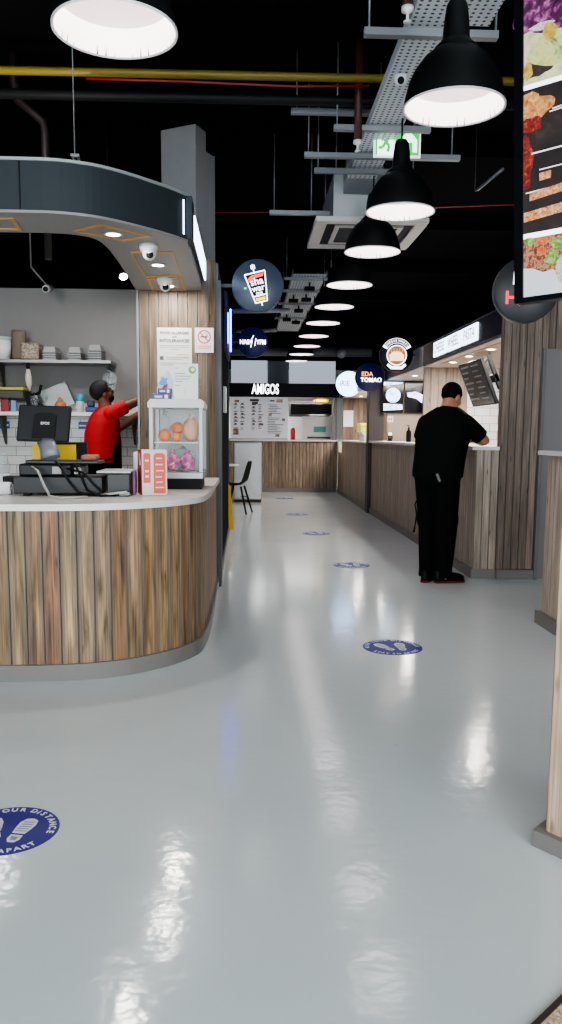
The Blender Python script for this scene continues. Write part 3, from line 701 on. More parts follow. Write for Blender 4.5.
# posters on post
t = thing('allergy_poster', 'tall white food allergies poster fixed to the board-clad post', 'poster', (-.56, 5.75, 1.55))
Mp = frame((-.70, 5.757, 1.50), (1, 0, 0), (0, 0, 1))
obj('sheet', MB().prism([(0, 0), (.272, 0), (.272, .575), (0, .575)], 0, .003, M=Mp), mat('grey white sheet', (206, 206, 204), .5), t)
INK = mat('dark green ink', (74, 92, 84), .6)
for s_, zz, sz in (('FOOD ALLERGIES', .533, .029), ('and', .505, .022), ('INTOLERANCES', .473, .033)):
    obj('lettering', put(text_mb(s_, sz, .045, .001), Mp @ Matrix.Translation((.136, zz, .0037))), INK, t)
mb = MB()
for z, a, b in ((.435, .02, .255), (.422, .02, .245), (.405, .1, .17), (.345, .07, .25), (.33, .07, .2), (.3, .02, .25), (.285, .02, .22)): mb.prism([(a, z), (b, z), (b, z+.004), (a, z+.004)], .0032, .004, M=Mp)
obj('print_lines', mb, mat('grey print', (120, 120, 120), .6), t)
mb = MB(); mb.prism([(.02, .325), (.05, .325), (.05, .355), (.02, .355)], .0032, .004, M=Mp)
obj('symbol', mb, mat('dark grey print', (84, 84, 88), .6), t)
mb = MB(); mb.prism([(.15, .365), (.25, .365), (.25, .37), (.15, .37)], .0032, .004, M=Mp); mb.prism([(.2, .338), (.25, .338), (.25, .342), (.2, .342)], .0032, .004, M=Mp)
obj('red_line', mb, mat('pink print', (214, 130, 130), .6), t)
t = thing('no_smoking_sign', 'small white sign with red no smoking circle on the board-clad post', 'sign', (-.33, 5.75, 1.88))
Mp = frame((-.404, 5.757, 1.885), (1, 0, 0), (0, 0, 1))
obj('plate', MB().prism([(0, 0), (.148, 0), (.148, .192), (0, .192)], 0, .004, M=Mp), mat('light grey plate', (214, 204, 204), .4), t)
SRED = mat('sign red', (176, 44, 52), .5)
mb = MB(); n = 32
mb.grid([[Mp @ Vector((.074+r*math.cos(2*PI*k/n), .122+r*math.sin(2*PI*k/n), z)) for k in range(n)] for r, z in ((.043, .0042), (.043, .0052), (.052, .0052), (.052, .0042))], True, False)
mb.box((-.045, -.004, .0042), (.045, .004, .0056), M=Mp @ Matrix.Translation((.074, .122, 0)) @ rotz(R(-45)))
obj('prohibition_ring', mb, SRED, t)
mb = MB().prism([(.045, .117), (.1, .117), (.1, .127), (.045, .127)], .0042, .005, M=Mp); mb.tube([Mp @ Vector(p) for p in ((.093, .13, .0046), (.098, .14, .0046), (.09, .147, .0046))], .0025, 6)
obj('cigarette', mb, mat('dark print', (70, 60, 60), .6), t)
mb = MB()
for z, a, b in ((.045, .02, .128), (.03, .02, .12)): mb.prism([(a, z), (b, z), (b, z+.008), (a, z+.008)], .0042, .005, M=Mp)
obj('print_lines', mb, mat('pink print', (214, 130, 130), .6), t)

# ------------------------------------------------------------------ right kiosk (counter where the man leans)
k1 = thing('service_counter', 'long grey brown slatted counter where the man in black leans', 'counter', (2.1, 8.7, 0))
obj('slat_cladding', MB().planks([(2.0, 11.35), (2.0, 6.14)], .085, 1.125, .062, d=.005).planks([(2.0, 6.14), (2.186, 6.105)], .085, 1.125, .07, d=.005, k0=200), WOODG, k1)
obj('skirting_board', MB().prism([(1.98, 11.35), (1.98, 6.125), (2.186, 6.085), (2.186, 6.2), (2.04, 6.2), (2.04, 11.35)], 0, .085), SKIRT, k1)
tag(obj('worktop', MB().prism([(1.95, 11.35), (1.95, 6.10), (2.175, 6.065), (2.175, 6.19), (2.42, 6.19), (2.42, 11.35)], 1.1265, 1.156), TOP), 'white ledge lying on the slatted counter under the man\'s forearms', 'worktop')
kp = thing('kiosk_post', 'dark brown slatted post with panel above the grey door', 'post', (2.4, 6.15, 0))
obj('slat_cladding', MB().planks([(2.188, 6.18), (2.188, 6.105)], .085, 2.6, .075, d=.005, k0=300).planks([(2.188, 6.1), (2.515, 6.1)], .085, 2.6, .06, d=.005, k0=310), WOODD, kp)
obj('header_cladding', MB().planks([(2.516, 6.1), (3.455, 6.1)], 1.99, 2.6, .06, d=.005, k0=330), WOODD, kp)
obj('skirting_board', MB().box((2.188, 6.07, 0), (2.516, 6.18, .084)), SKIRT, kp)
d = struct('door_1', MB().box((2.52, 6.11, .0), (3.45, 6.16, 1.985)), mat('grey door paint', (132, 126, 126), .6))
struct('door_frame', MB().box((2.5175, 6.06, 0), (2.545, 6.1095, 1.988)), mat('door frame grey', (112, 108, 108), .5), d)
struct('door_handle', MB().box((2.549, 6.09, 1.70), (2.558, 6.1095, 1.78)), SILVER, d)
struct('wall_kiosk_front', MB().box((3.46, 6.11, 0), (5.1, 6.18, 2.6)), GREYD)
# fascia
fa = thing('shop_fascia', 'navy fascia with lit white three-word sign above the man', 'fascia', (2.3, 8.7, 2.1))
obj('front_panel', MB().box((2.19, 6.19, 2.118), (2.22, 8.89, 2.335)), NAVY, fa)
obj('front_panel', MB().box((2.19, 8.91, 2.10), (2.22, 11.35, 2.335)), mat('slate panel', (70, 72, 82), .3), fa)
obj('top_trim', MB().box((2.185, 6.19, 2.336), (2.24, 11.35, 2.35)), GREYD, fa)
obj('soffit', MB().box((2.221, 6.19, 2.10), (3.3, 11.35, 2.117)), mat('pale soffit board', (188, 172, 158), .5), fa)
obj('wood_inlay', MB().box((2.32, 6.3, 2.094), (3.1, 8.6, 2.0995)), mat('pale oak board', (184, 150, 118), .5, noise=.1), fa)
sg = thing('shop_sign', 'three white lit blocks reading CHEESE WHEEL PASTA on the navy fascia', 'sign', (2.18, 7.6, 2.15))
LETB = glow('lit white block', (225, 236, 255), 1.7); LET = mat('grey block letters', (130, 138, 158), .5, emit=(130, 138, 158), es=.4)
y = 8.36
for wd in ('CHEESE', 'WHEEL', 'PASTA'):
    obj('lit_block', MB().box((2.172, y-.48, 2.148), (2.189, y, 2.31)), LETB, sg)
    obj('lettering', put(text_mb(wd, .145, .01, .001, xs=.84), frame((2.1712, y-.24, 2.229), (0, -1, 0), (0, 0, 1))), LET, sg)
    y -= .54
for k, (x, y_) in enumerate(((2.394, 8.324), (2.382, 7.683), (2.40, 7.05))):
    downlight(x, y_, 2.0935, ['kiosk downlight nearest the wood partition, above the man', 'middle kiosk downlight above the hanging menu screen', 'kiosk downlight nearest the dark slatted post'][k], 'kiosk soffit downlights', .045)
downlight(2.42, 10.3, 2.0995, 'kiosk downlight in the far bay beyond the man, near the round pasta sign', 'kiosk soffit downlights', .045)
# interior
pw = thing('wood_partition', 'light wood panelled partition behind the man\'s head inside the kiosk', 'partition', (2.5, 9.1, 0))
obj('board_cladding', MB().planks([(2.24, 9.05), (2.80, 9.05)], 1.158, 2.098, .09, d=.003, k0=400), wood_mat('light ash boards', [(0, (180, 160, 142)), (.5, (196, 176, 156)), (1, (168, 148, 130))], (200, 255, 190), (130, 114, 100), .1), pw)
mb = MB(); mb.rect((2.805, 9.06, .5), (1, 0, 0), (0, 0, 1), 1.3, 1.597)
o = struct('wall_tiled_kiosk', mb, TILE)
struct('wall_kiosk_back', MB().box((4.1, 6.2, 0), (4.15, 15.3, 2.6)), GREYW)
struct('wall_kiosk_end', MB().box((2.24, 11.32, 1.157), (4.1, 11.35, 2.095)), wood_mat('pale ash end', [(0, (196, 178, 158)), (1, (206, 188, 168))], (215, 255, 215), (160, 144, 128), .06))
t = thing('menu_screen', 'tilted black menu screen hanging sideways inside the kiosk, switched dim', 'screen', (2.42, 7.6, 1.8))
Mt = frame((2.44, 7.625, 1.79), (0, -1, 0), (-.40, 0, 1))     # x along the counter, y up
obj('case', MB().box((-.375, -.245, -.05), (.375, .245, -.012), M=Mt, bev=.006), BLACK, t)
obj('glass', MB().box((-.36, -.23, -.0118), (.36, .23, -.009), M=Mt), mat('dim grey screen', (40, 42, 42), .25, emit=(60, 62, 62), es=.12), t)
mb = MB()
for k in range(7):
    zz = .19 - k*.06
    mb.prism([(-.32, zz), (-.05-.06*(k % 3), zz), (-.05-.06*(k % 3), zz+.02), (-.32, zz+.02)], -.0088, -.008, M=Mt)
    mb.prism([(.03, zz), (.26-.05*(k % 2), zz), (.26-.05*(k % 2), zz+.016), (.03, zz+.016)], -.0088, -.008, M=Mt)
obj('menu_lines', mb, mat('dim light print', (84, 88, 86), .3, emit=(90, 94, 92), es=.2), t)
obj('bracket', MB().box((-.05, -.16, -.12), (.05, .16, -.0502), M=Mt).box((.24, -.12, -.16), (.29, .26, -.125), M=Mt).box((-.06, -.04, -.16), (.29, .04, -.121), M=Mt), BLACK, t)
obj('drop_rod', MB().tube([Mt @ Vector((0, .14, -.1)), (2.58, 7.62, 2.092)], .014, 8), BLACK, t)
# far bay contents
for k, (x, lb, r) in enumerate(((2.31, 'dark kiosk glass with painted round white reflection, left of its twin', .1), (2.66, 'dark kiosk glass with painted white reflections, beside the steel unit', .07))):
    t = thing('menu_screen', lb, 'screen', (x, 11.28, 1.6))
    w = .165
    obj('case', MB().box((x-w, 11.27, 1.60), (x+w, 11.319, 2.09)), DARKGL, t)
    mb = MB()
    Mf = frame((x, 11.2695, 1.85), (1, 0, 0), (0, 0, 1))
    if k == 0:
        mb.prism(disc_poly(.115, 24, cx=.0, cy=.02), .0005, .002, M=Mf); mb.prism([(-.15, .17), (.14, .2), (.15, .225), (-.15, .225)], .0005, .002, M=Mf); mb.prism([(-.15, -.22), (.15, -.2), (.15, -.12), (-.15, -.11)], .0005, .002, M=Mf)
    else:
        mb.prism([(-.12, .0), (.02, -.03), (.11, -.1), (.12, .03), (.0, .08), (-.13, .06)], .0005, .002, M=Mf)
    obj('painted_reflection', mb, noise_glow('painted blue white reflection', [(.4, (150, 190, 240)), (.6, (240, 246, 255))], 9, 1.6), t)  # reflections of the lit signs, painted on dark glass as glowing shapes
t = thing('steel_unit', 'pale steel kitchen unit standing beside the wood partition', 'kitchen unit', (2.9, 10.6, 0))
obj('body', MB().box((2.72, 10.4, .0), (3.3, 11.0, 1.2)), STEEL, t)
obj('hood', MB().prism([(0, 0), (.5, 0), (.4, .45), (.1, .45)], 0, .5, M=frame((2.76, 10.95, 1.62), (1, 0, 0), (0, 0, 1))), STEEL, t)
obj('pipe', MB().tube([(2.82, 10.5, 1.2), (2.82, 10.5, 1.62)], .03, 12), STEEL, t)
obj('dials', MB().ball((2.80, 10.39, 1.05), .02, 6).ball((2.9, 10.39, 1.05), .02, 6), WHITE, t)
t = thing('card_reader', 'small dark card reader on the far end of the slatted counter', 'card reader', (2.2, 10.9, 1.157))
obj('stand', MB().tube([(2.2, 10.9, 1.157), (2.2, 10.9, 1.19)], [.04, .025], 12), BLACK, t)
obj('pad', MB().box((-.04, -.01, -.06), (.04, .01, .06), M=Matrix.Translation((2.2, 10.89, 1.24)) @ Matrix.Rotation(R(-25), 4, 'X'), bev=.005), BLACK, t)
obj('display', MB().box((-.03, -.012, .0), (.03, -.0105, .05), M=Matrix.Translation((2.2, 10.89, 1.24)) @ Matrix.Rotation(R(-25), 4, 'X')), mat('pale display', (170, 190, 210), .3, emit=(170, 190, 210), es=.4), t)
t = thing('pump_bottle', 'tall black sauce pump bottle on the slatted counter, left of the man', 'bottle', (2.26, 9.9, 1.157))
obj('bottle', MB().lathe([(.0001, 0), (.035, 0), (.035, .14), (.012, .17), (.012, .2), (.0001, .2)], (2.26, 9.9, 1.157), 18), BLACK, t)
obj('pump', MB().tube([(2.26, 9.9, 1.357), (2.26, 9.9, 1.385), (2.23, 9.9, 1.385)], .006, 8), BLACK, t)
t = thing('wall_socket', 'small white socket plate on the pale wood end wall', 'socket', (2.28, 11.32, 1.45))
obj('plate', MB().box((2.235, 11.31, 1.45), (2.33, 11.3195, 1.55)), WHITE, t)
obj('switches', MB().box((2.255, 11.306, 1.48), (2.275, 11.3098, 1.52)).box((2.29, 11.306, 1.48), (2.31, 11.3098, 1.52)), GREYP, t)
t = thing('white_jug', 'slim white dispenser standing on the counter close to the man', 'dispenser', (2.3, 9.6, 1.157))
obj('body', MB().lathe([(.0001, 0), (.035, 0), (.03, .22), (.02, .25), (.0001, .25)], (2.32, 9.55, 1.157), 16), WHITE, t)
obj('cap', MB().lathe([(.0001, .25), (.016, .25), (.012, .29), (.0001, .29)], (2.32, 9.55, 1.157), 12), GREYP, t)
# dark post + second right kiosk
tag(obj('kiosk_post', MB().box((1.95, 11.36, 0), (2.18, 11.6, 2.34), bev=.004), mat('dark umber panel', (66, 58, 58), .5, noise=.1, nscale=6)), 'dark plain post between the two right-hand kiosks', 'post')
k2 = thing('service_counter', 'grey brown slatted counter beyond the dark plain post', 'counter', (2.1, 13.5, 0))
obj('slat_cladding', MB().planks([(2.0, 15.48), (2.0, 11.61)], .085, 1.105, .062, d=.005, k0=500), WOODG, k2)
obj('skirting_board', MB().box((1.985, 11.61, 0), (2.04, 15.48, .085)), SKIRT, k2)
tag(obj('worktop', MB().box((1.96, 11.61, 1.1065), (2.5, 15.43, 1.135)), TOP), 'white ledge on the counter beyond the dark plain post', 'worktop')
tag(obj('counter_light_patch', MB().box((1.99, 14.9, .88), (1.9995, 15.35, 1.1)), mat('cream light patch', (236, 214, 190), .5, emit=(236, 214, 190), es=.3)), 'small cream light patch painted on the front of the far corner counter', 'notice')  # patch of light on the counter, modelled as a glowing cream panel
f2 = thing('shop_fascia', 'dark navy fascia of the kiosk beyond the dark plain post', 'fascia', (2.05, 13.5, 2.0))
obj('front_panel', MB().box((2.02, 11.61, 2.03), (2.05, 15.45, 2.36)), NAVY, f2)
obj('soffit', MB().box((2.051, 11.61, 2.02), (3.3, 15.22, 2.035)), mat('pale soffit board', (188, 172, 158), .5), f2)
for k, y_ in enumerate((12.4, 13.4, 14.4)):
    downlight(2.3, y_, 2.0195, 'far kiosk downlight %s' % ['nearest the dark plain post', 'in the middle above the green fruit display', 'nearest the wood wall with the paper notice'][k], 'far kiosk downlights', .05)
w2 = thing('wood_partition', 'brown wood end wall with a paper notice inside the far kiosk', 'partition', (2.8, 15.26, 0))
obj('board_cladding', MB().planks([(2.06, 15.25), (3.6, 15.25)], 1.14, 2.018, .11, d=.003, k0=600), wood_mat('umber boards', [(0, (146, 118, 100)), (.5, (170, 138, 112)), (1, (130, 104, 90))], (180, 255, 170), (90, 72, 62), .12), w2)
tag(obj('paper_notice', MB().box((2.07, 15.238, 1.42), (2.28, 15.2495, 1.76)), PAPER), 'white paper notice on the brown wood wall of the far kiosk', 'notice')
t = thing('fruit_tray', 'green and yellow fruit display tray on the far kiosk counter', 'tray', (2.2, 13.2, 1.3))
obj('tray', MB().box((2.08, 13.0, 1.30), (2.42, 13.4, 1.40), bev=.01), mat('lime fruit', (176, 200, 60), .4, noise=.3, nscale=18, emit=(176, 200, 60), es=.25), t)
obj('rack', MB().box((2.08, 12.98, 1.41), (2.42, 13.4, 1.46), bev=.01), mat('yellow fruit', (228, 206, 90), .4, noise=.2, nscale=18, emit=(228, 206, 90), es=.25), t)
obj('support', MB().box((2.12, 13.02, 1.136), (2.38, 13.38, 1.299)), WHITE, t)
tag(obj('white_box', MB().box((2.06, 12.5, 1.136), (2.26, 12.7, 1.26), bev=.006), WHITE), 'white box on the far kiosk counter in front of the fruit tray', 'box')
# near counter on the right
k3 = thing('service_counter', 'brown slatted counter with white ledge in front of the grey door', 'counter', (2.2, 3.8, 0))
obj('slat_cladding', MB().planks([(2.53, 4.62), (1.98, 4.62)], .085, 1.125, .062, d=.005, k0=700).planks([(1.98, 4.62), (1.98, 2.9)], .085, 1.125, .062, d=.005, k0=740), WOODG, k3)
obj('skirting_board', MB().box((1.95, 2.9, 0), (2.53, 4.65, .084)), SKIRT, k3)
tag(obj('worktop', MB().box((1.93, 2.88, 1.1265), (2.6, 4.67, 1.156), bev=.003), TOP), 'white ledge on the brown counter in front of the grey door', 'worktop')
t = thing('ledge_hook', 'small white tap-like hook standing on the ledge before the grey door', 'hook', (2.13, 4.4, 1.157))
obj('stem', MB().tube([(2.14, 4.4, 1.157), (2.14, 4.4, 1.2), (2.13, 4.4, 1.215), (2.115, 4.4, 1.205)], .008, 8), WHITE, t)
obj('base', MB().lathe([(.0001, 0), (.02, 0), (.02, .006), (.0001, .006)], (2.14, 4.4, 1.157), 16), WHITE, t)
# near pillar with the big menu screen
A = Vector((.908, 2.04)); dr = Vector((.65, -.76)).normalized(); A = A + dr*.012; B = A + dr*.75; nb = Vector((-dr.y, dr.x))   # away from viewer
kd = thing('panelled_pillar', 'pale board-clad pillar with grey plinth under the food menu screen', 'pillar', (A.x+.3, A.y, 0))
obj('board_cladding', MB().planks([tuple(A+nb*.35), tuple(A)], .053, 2.7, .09, d=.004, k0=800).planks([tuple(A), tuple(B)], .053, 2.7, .09, d=.004, k0=820), WOODP, kd)
E1, E2 = A - dr*.03 - nb*.022, B + dr*.02 - nb*.022
obj('plinth', MB().prism([tuple(E1), tuple(E2), tuple(E2+nb*.4), tuple(E1+nb*.4)], 0, .052), SKIRT, kd)

# ---- big food menu screen
P0 = Vector((.742, 2.0, 1.612)); v_ = Vector((-.043, 0, .999)); u_ = Vector((.8, -.6, .034)); u_ = (u_ - v_*u_.dot(v_)/v_.dot(v_)).normalized()
S = frame(P0, u_, v_)        # z of this frame points to the viewer
ms = thing('menu_screen', 'tall bright food menu screen in black frame hung on the pale pillar', 'screen', tuple(P0))
obj('case', MB().box((0, 0, -.045), (.50, .99, -.004), M=S, bev=.004), DARKGL, ms)
mb = MB()
mb.box((0, 0, -.0038), (.024, .99, .004), M=S); mb.box((.476, 0, -.0038), (.5, .99, .004), M=S); mb.box((.0241, 0, -.0038), (.4759, .014, .004), M=S); mb.box((.0241, .976, -.0038), (.4759, .99, .004), M=S)
obj('bezel', mb, DARKGL, ms)
E_ = .95
def pic(name, polys, m, z, par):
    def vm_(v): return .0145+(v-.0145)*.85 if v < .2 else (.173+(v-.204)*.953 if v < .6125 else .562+(v-.6125)*.72)
    polys = [[(x, vm_(y)) for x, y in p] for p in polys]
    for p in polys: o = obj(name, MB().prism(p, z, z+.0005, M=S), m, par)
    return o
def blob(cx, cy, rx, ry, seed, n=26, j=.14):
    rng = random.Random(seed); ph = [rng.uniform(0, 6.28) for _ in range(4)]
    return [(cx+rx*math.cos(a)*(1+j*math.sin(3*a+ph[0])+j*.6*math.sin(5*a+ph[1])), cy+ry*math.sin(a)*(1+j*math.sin(2*a+ph[2])+j*.6*math.sin(7*a+ph[3]))) for a in [2*PI*k/n for k in range(n)]]
x0, x1 = .0245, .4755
p1 = pic('picture_dumpling_salad', [[(x0, .612), (x1, .612), (x1, 1.10), (x0, 1.10)]], noise_glow('cream salad picture', [(.3, (176, 168, 120)), (.5, (214, 210, 172)), (.7, (232, 228, 204))], 28, .55), -.003, ms)
pic('purple_cabbage', [blob(.05, .855, .06, .075, 3), blob(.10, .79, .045, .018, 5), blob(.115, .83, .02, .05, 6), blob(.33, .86, .07, .07, 8)], noise_glow('purple cabbage', [(.3, (40, 14, 40)), (.5, (92, 30, 84)), (.7, (190, 120, 170))], 51, .55), -.0024, p1)
pic('pale_leaf', [blob(.07, .80, .03, .012, 15), blob(.15, .89, .03, .05, 16)], noise_glow('pale cabbage', [(.3, (180, 150, 190)), (.7, (236, 230, 236))], 51, .55), -.0018, p1)
pic('dark_patch', [blob(.06, .66, .035, .03, 9), blob(.16, .655, .03, .025, 10), blob(.165, .79, .02, .06, 11)], noise_glow('dark food patch', [(.3, (24, 22, 20)), (.7, (74, 60, 46))], 57, .55), -.0022, p1)  # dark brown patches within the food picture
pic('dumpling', [blob(.105, .715, .072, .058, 12, j=.05), blob(.33, .73, .08, .07, 13, j=.05)], noise_glow('green yellow dumpling', [(.3, (110, 120, 74)), (.42, (176, 190, 124)), (.55, (206, 214, 150)), (.72, (216, 190, 110))], 44, .55), -.0016, p1)
pic('yellow_pepper', [blob(.09, .772, .018, .03, 14), blob(.035, .66, .012, .03, 17)], noise_glow('yellow pepper', [(.3, (160, 130, 40)), (.7, (220, 196, 90))], 64, .55), -.0012, p1)
pic('white_border', [[(x0, .600), (x1, .600), (x1, .613), (x0, .613)], [(x0, .195), (x1, .195), (x1, .213), (x0, .213)]], glow('white print glow', (236, 240, 246), .75), -.0026, ms)
p2 = pic('picture_wings_menu', [[(x0, .214), (x1, .214), (x1, .599), (x0, .599)]], noise_glow('dark brown menu', [(.35, (24, 18, 18)), (.6, (48, 36, 34)), (.8, (82, 66, 60))], 12, .55), -.003, ms)
pic('fried_wing', [blob(.05, .55, .05, .03, 21, j=.2), blob(.036, .575, .025, .016, 22), blob(.34, .5, .06, .04, 23)], noise_glow('fried batter', [(.3, (150, 84, 40)), (.5, (208, 140, 80)), (.7, (240, 196, 140))], 70, .55), -.0022, p2)
pic('red_sauce', [blob(.042, .505, .03, .022, 24), blob(.03, .42, .018, .05, 25, j=.25), blob(.03, .36, .013, .03, 26), blob(.21, .42, .03, .06, 27)], noise_glow('red glaze', [(.35, (80, 14, 14)), (.55, (142, 34, 28)), (.75, (210, 120, 90))], 76, .55), -.0018, p2)
def bar(ax, ay, bx, by, h): return [(ax, ay), (bx, by), (bx, by+h), (ax, ay+h)]
pic('thin_rule', [bar(.045, .425, .2, .428, .004), bar(.065, .378, .2, .381, .003), bar(.03, .322, .2, .33, .003), bar(.09, .525, .125, .527, .003), bar(.097, .531, .12, .533, .003)], mat('pale rule', (190, 184, 178), .5, emit=(190, 184, 178), es=.6), -.0014, p2)
pic('rice_strip', [bar(.04, .3, .14, .312, .022), bar(.025, .245, .2, .262, .026), bar(.065, .35, .095, .352, .02)], noise_glow('golden rice', [(.3, (150, 76, 40)), (.5, (218, 150, 100)), (.7, (246, 212, 170))], 128, .55, kind='noise'), -.0010, p2)
p3 = pic('picture_salad_wrap', [[(x0, .0145), (x1, .0145), (x1, .1945), (x0, .1945)]], noise_glow('white blue plate', [(.3, (196, 212, 226)), (.6, (222, 230, 238))], 9, .55), -.003, ms)
pic('shredded_meat', [[(x0, .1945), (x0, .105), (.05, .1), (.075, .085), (.1, .09), (.14, .06), (.2, .05), (.3, .03), (x1, .02), (x1, .1945)]], noise_glow('shredded meat', [(.3, (74, 38, 28)), (.45, (140, 78, 56)), (.55, (198, 150, 118)), (.68, (120, 60, 44))], 96, .55), -.0024, p3)
pic('lettuce', [blob(.04, .185, .014, .014, 31), blob(.12, .165, .03, .022, 32, j=.25), blob(.1, .125, .018, .02, 33, j=.25), blob(.3, .12, .05, .05, 34)], noise_glow('lettuce green', [(.3, (74, 120, 44)), (.5, (126, 172, 74)), (.7, (190, 216, 150))], 83, .55), -.0018, p3)
pic('carrot', [blob(.075, .18, .02, .01, 35, j=.3), blob(.07, .15, .012, .014, 36)], noise_glow('carrot orange', [(.3, (190, 84, 40)), (.7, (236, 150, 90))], 83, .55), -.0014, p3)
pic('wrap_roll', [blob(.135, .085, .026, .05, 37, j=.08)], noise_glow('wrap filling', [(.3, (110, 64, 44)), (.45, (190, 186, 160)), (.6, (206, 214, 200)), (.72, (190, 70, 110))], 70, .55), -.0008, p3)
obj('wall_bracket', MB().box((.22, .1, -.12), (.3, .9, -.0452), M=S), BLACK, ms)

# ------------------------------------------------------------------ far end: the AMIGOS counter
am = thing('service_counter', 'straight brown slatted counter across the far end under AMIGOS', 'counter', (.2, 15.6, 0))
obj('slat_cladding', MB().planks([(-1.7, 15.5), (1.985, 15.5)], .085, 1.10, .075, d=.006, k0=900), wood_mat('brown far boards', [(0, (186, 162, 138)), (.4, (204, 180, 154)), (.7, (170, 146, 124)), (1, (192, 168, 144))], (190, 255, 175), (104, 92, 82), .16), am)
obj('skirting_board', MB().box((-1.7, 15.48, 0), (1.975, 15.54, .085)), SKIRT, am)
tag(obj('worktop', MB().box((-1.7, 15.45, 1.1015), (1.99, 16.0, 1.132)), TOP), 'pale ledge along the far counter below the picture menu board', 'worktop')
fx = thing('shop_fascia', 'black fascia with glowing AMIGOS lettering over the far counter', 'fascia', (.8, 15.55, 2.0))
obj('front_panel', MB().box((-1.7, 15.52, 2.045), (2.018, 15.56, 2.335)), mat('fascia ink', (14, 14, 20), .5, spec=.2), fx)
obj('lettering', put(text_mb('AMIGOS', .30, .010, .012, xs=.52), frame((.415, 15.51, 2.2), (1, 0, 0), (0, 0, 1))), glow('white letters', (255, 255, 255), 2.2), fx)
obj('soffit', MB().box((-1.7, 15.561, 2.05), (2.01, 17.45, 2.07)), GREYP, fx)
LP_ = mat('light-painted grey sheet', (170, 176, 184), .5, emit=(180, 190, 204), es=.34)  # emission stands in for light falling on the panels
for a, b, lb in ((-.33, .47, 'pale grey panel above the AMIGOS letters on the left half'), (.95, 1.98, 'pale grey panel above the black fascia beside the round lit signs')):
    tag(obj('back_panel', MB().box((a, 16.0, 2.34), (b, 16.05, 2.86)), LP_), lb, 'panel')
tag(obj('back_panel', MB().box((.48, 16.06, 2.34), (.94, 16.1, 2.86)), mat('mid grey sheet', (110, 116, 124), .5)), 'darker grey panel in the gap between two pale panels above AMIGOS', 'panel')
mbd = thing('menu_board', 'large white picture menu board standing on the far counter', 'menu board', (.3, 15.7, 1.133))
obj('board', MB().box((-.34, 15.66, 1.133), (.91, 15.69, 2.04)), mat('white menu', (190, 190, 194), .4, emit=(200, 200, 206), es=.16), mbd)
rng = random.Random(11)
FD = noise_glow('menu food print', [(.35, (120, 70, 50)), (.5, (176, 120, 90)), (.65, (150, 150, 110))], 14, .15)
mbt, mbf = MB(), MB()
Mm2 = frame((-.34, 15.6595, 1.133), (1, 0, 0), (0, 0, 1))
def q(mb, x, y, w, h): mb.prism([(x, y), (x+w, y), (x+w, y+h), (x, y+h)], .0004, .002, M=Mm2)
for r_ in range(8):
    for c_ in range(4):
        x = .07 + c_*.145 + (.10 if c_ >= 2 else 0); yv = .74 - r_*.072
        q(mbt, x, yv, rng.uniform(.06, .11), .02)
        if rng.random() < .7: q(mbt, x, yv-.03, rng.uniform(.03, .07), .01)
        if rng.random() < .6: q(mbf, x+.02, yv+.022, .05, .028)
for a in ((.42, .82, .2, .05), (.47, .76, .13, .05), (.86, .82, .1, .03)): q(mbt, *a)
for r_ in range(10): q(mbt, .8+.02*(r_ % 2), .46-r_*.036, rng.uniform(.15, .36), .014)
for r_ in range(6): q(mbt, .82+.03*(r_ % 2), .74-r_*.036, rng.uniform(.15, .32), .014)
for a in ((.09, .80, .1, .05), (1.0, .80, .14, .07), (.83, .5, .07, .06), (.62, .3, .1, .05), (.06, .1, .12, .13), (.98, .06, .09, .06), (1.12, .4, .07, .06)): q(mbf, *a)
obj('menu_print', mbt, mat('menu ink', (70, 70, 80), .6), mbd); obj('food_pictures', mbf, FD, mbd)
mb = MB(); q(mb, .05, .11, .13, .015); q(mb, .75, .0, .46, .03); q(mb, .07, .2, .1, .012)
obj('red_print', mb, mat('menu red', (190, 50, 46), .5), mbd)
obj('floor_ledge', MB().box((-.36, 15.64, 1.1325), (.91, 15.6595, 1.16)), STEEL, mbd)
# kitchen behind
struct('wall_far_kitchen', MB().box((-1.7, 17.5, 0), (4., 17.55, 2.8)), mat('bright kitchen wall', (206, 206, 206), .5))
hd = thing('extractor_hood', 'black extractor hood with a fringe of hanging ladles in the far kitchen', 'hood', (1.4, 16.4, 1.7))
obj('hood', MB().prism([(16.2, 1.70), (16.9, 1.66), (16.9, 1.97), (16.2, 1.93)], 1.0, 1.93, M=Matrix(((0, 0, 1, 0), (1, 0, 0, 0), (0, 1, 0, 0), (0, 0, 0, 1)))), BLACK, hd)
for k in range(12): obj('hook_tip', MB().box((.99+k*.05, 16.17, 1.93), (1.012+k*.05, 16.199, 2.0)), mat('pale knob', (180, 178, 176), .5), hd)
obj('lamp_strip', MB().box((1.45, 16.3, 1.64), (1.8, 16.5, 1.658)), glow('kitchen lamp', (255, 250, 240), 5), hd)
t = thing('steel_splashback', 'steel splashback with a small teal label in the far kitchen', 'splashback', (1.6, 16.3, 1.13))
obj('plate', MB().box((1.27, 16.15, 0.0), (2.0, 16.19, 1.655)), mat('pale steel sheet', (182, 180, 176), .4, .3), t)
obj('label_plate', MB().box((1.52, 16.14, 1.3), (1.8, 16.149, 1.43)), mat('teal label', (30, 150, 136), .4), t)
obj('slot', MB().box((1.38, 16.14, 1.16), (1.9, 16.149, 1.2)), mat('dark slot', (70, 60, 56), .5), t)
tag(obj('red_bottle', MB().lathe([(.0001, 0), (.055, 0), (.055, .22), (.03, .26), (.0001, .27)], (1.03, 15.8, 1.133), 20), mat('sauce red', (170, 36, 36), .4)), 'red sauce bottle between menu board and steel splashback', 'bottle')
t = thing('crisp_box', 'yellow and red box on a high shelf in the far kitchen', 'box', (1.75, 16.1, 1.93))
obj('box', MB().box((1.58, 16.22, 1.975), (1.86, 16.36, 2.045)), mat('box yellow', (220, 180, 50), .5, emit=(220, 180, 50), es=.3), t)
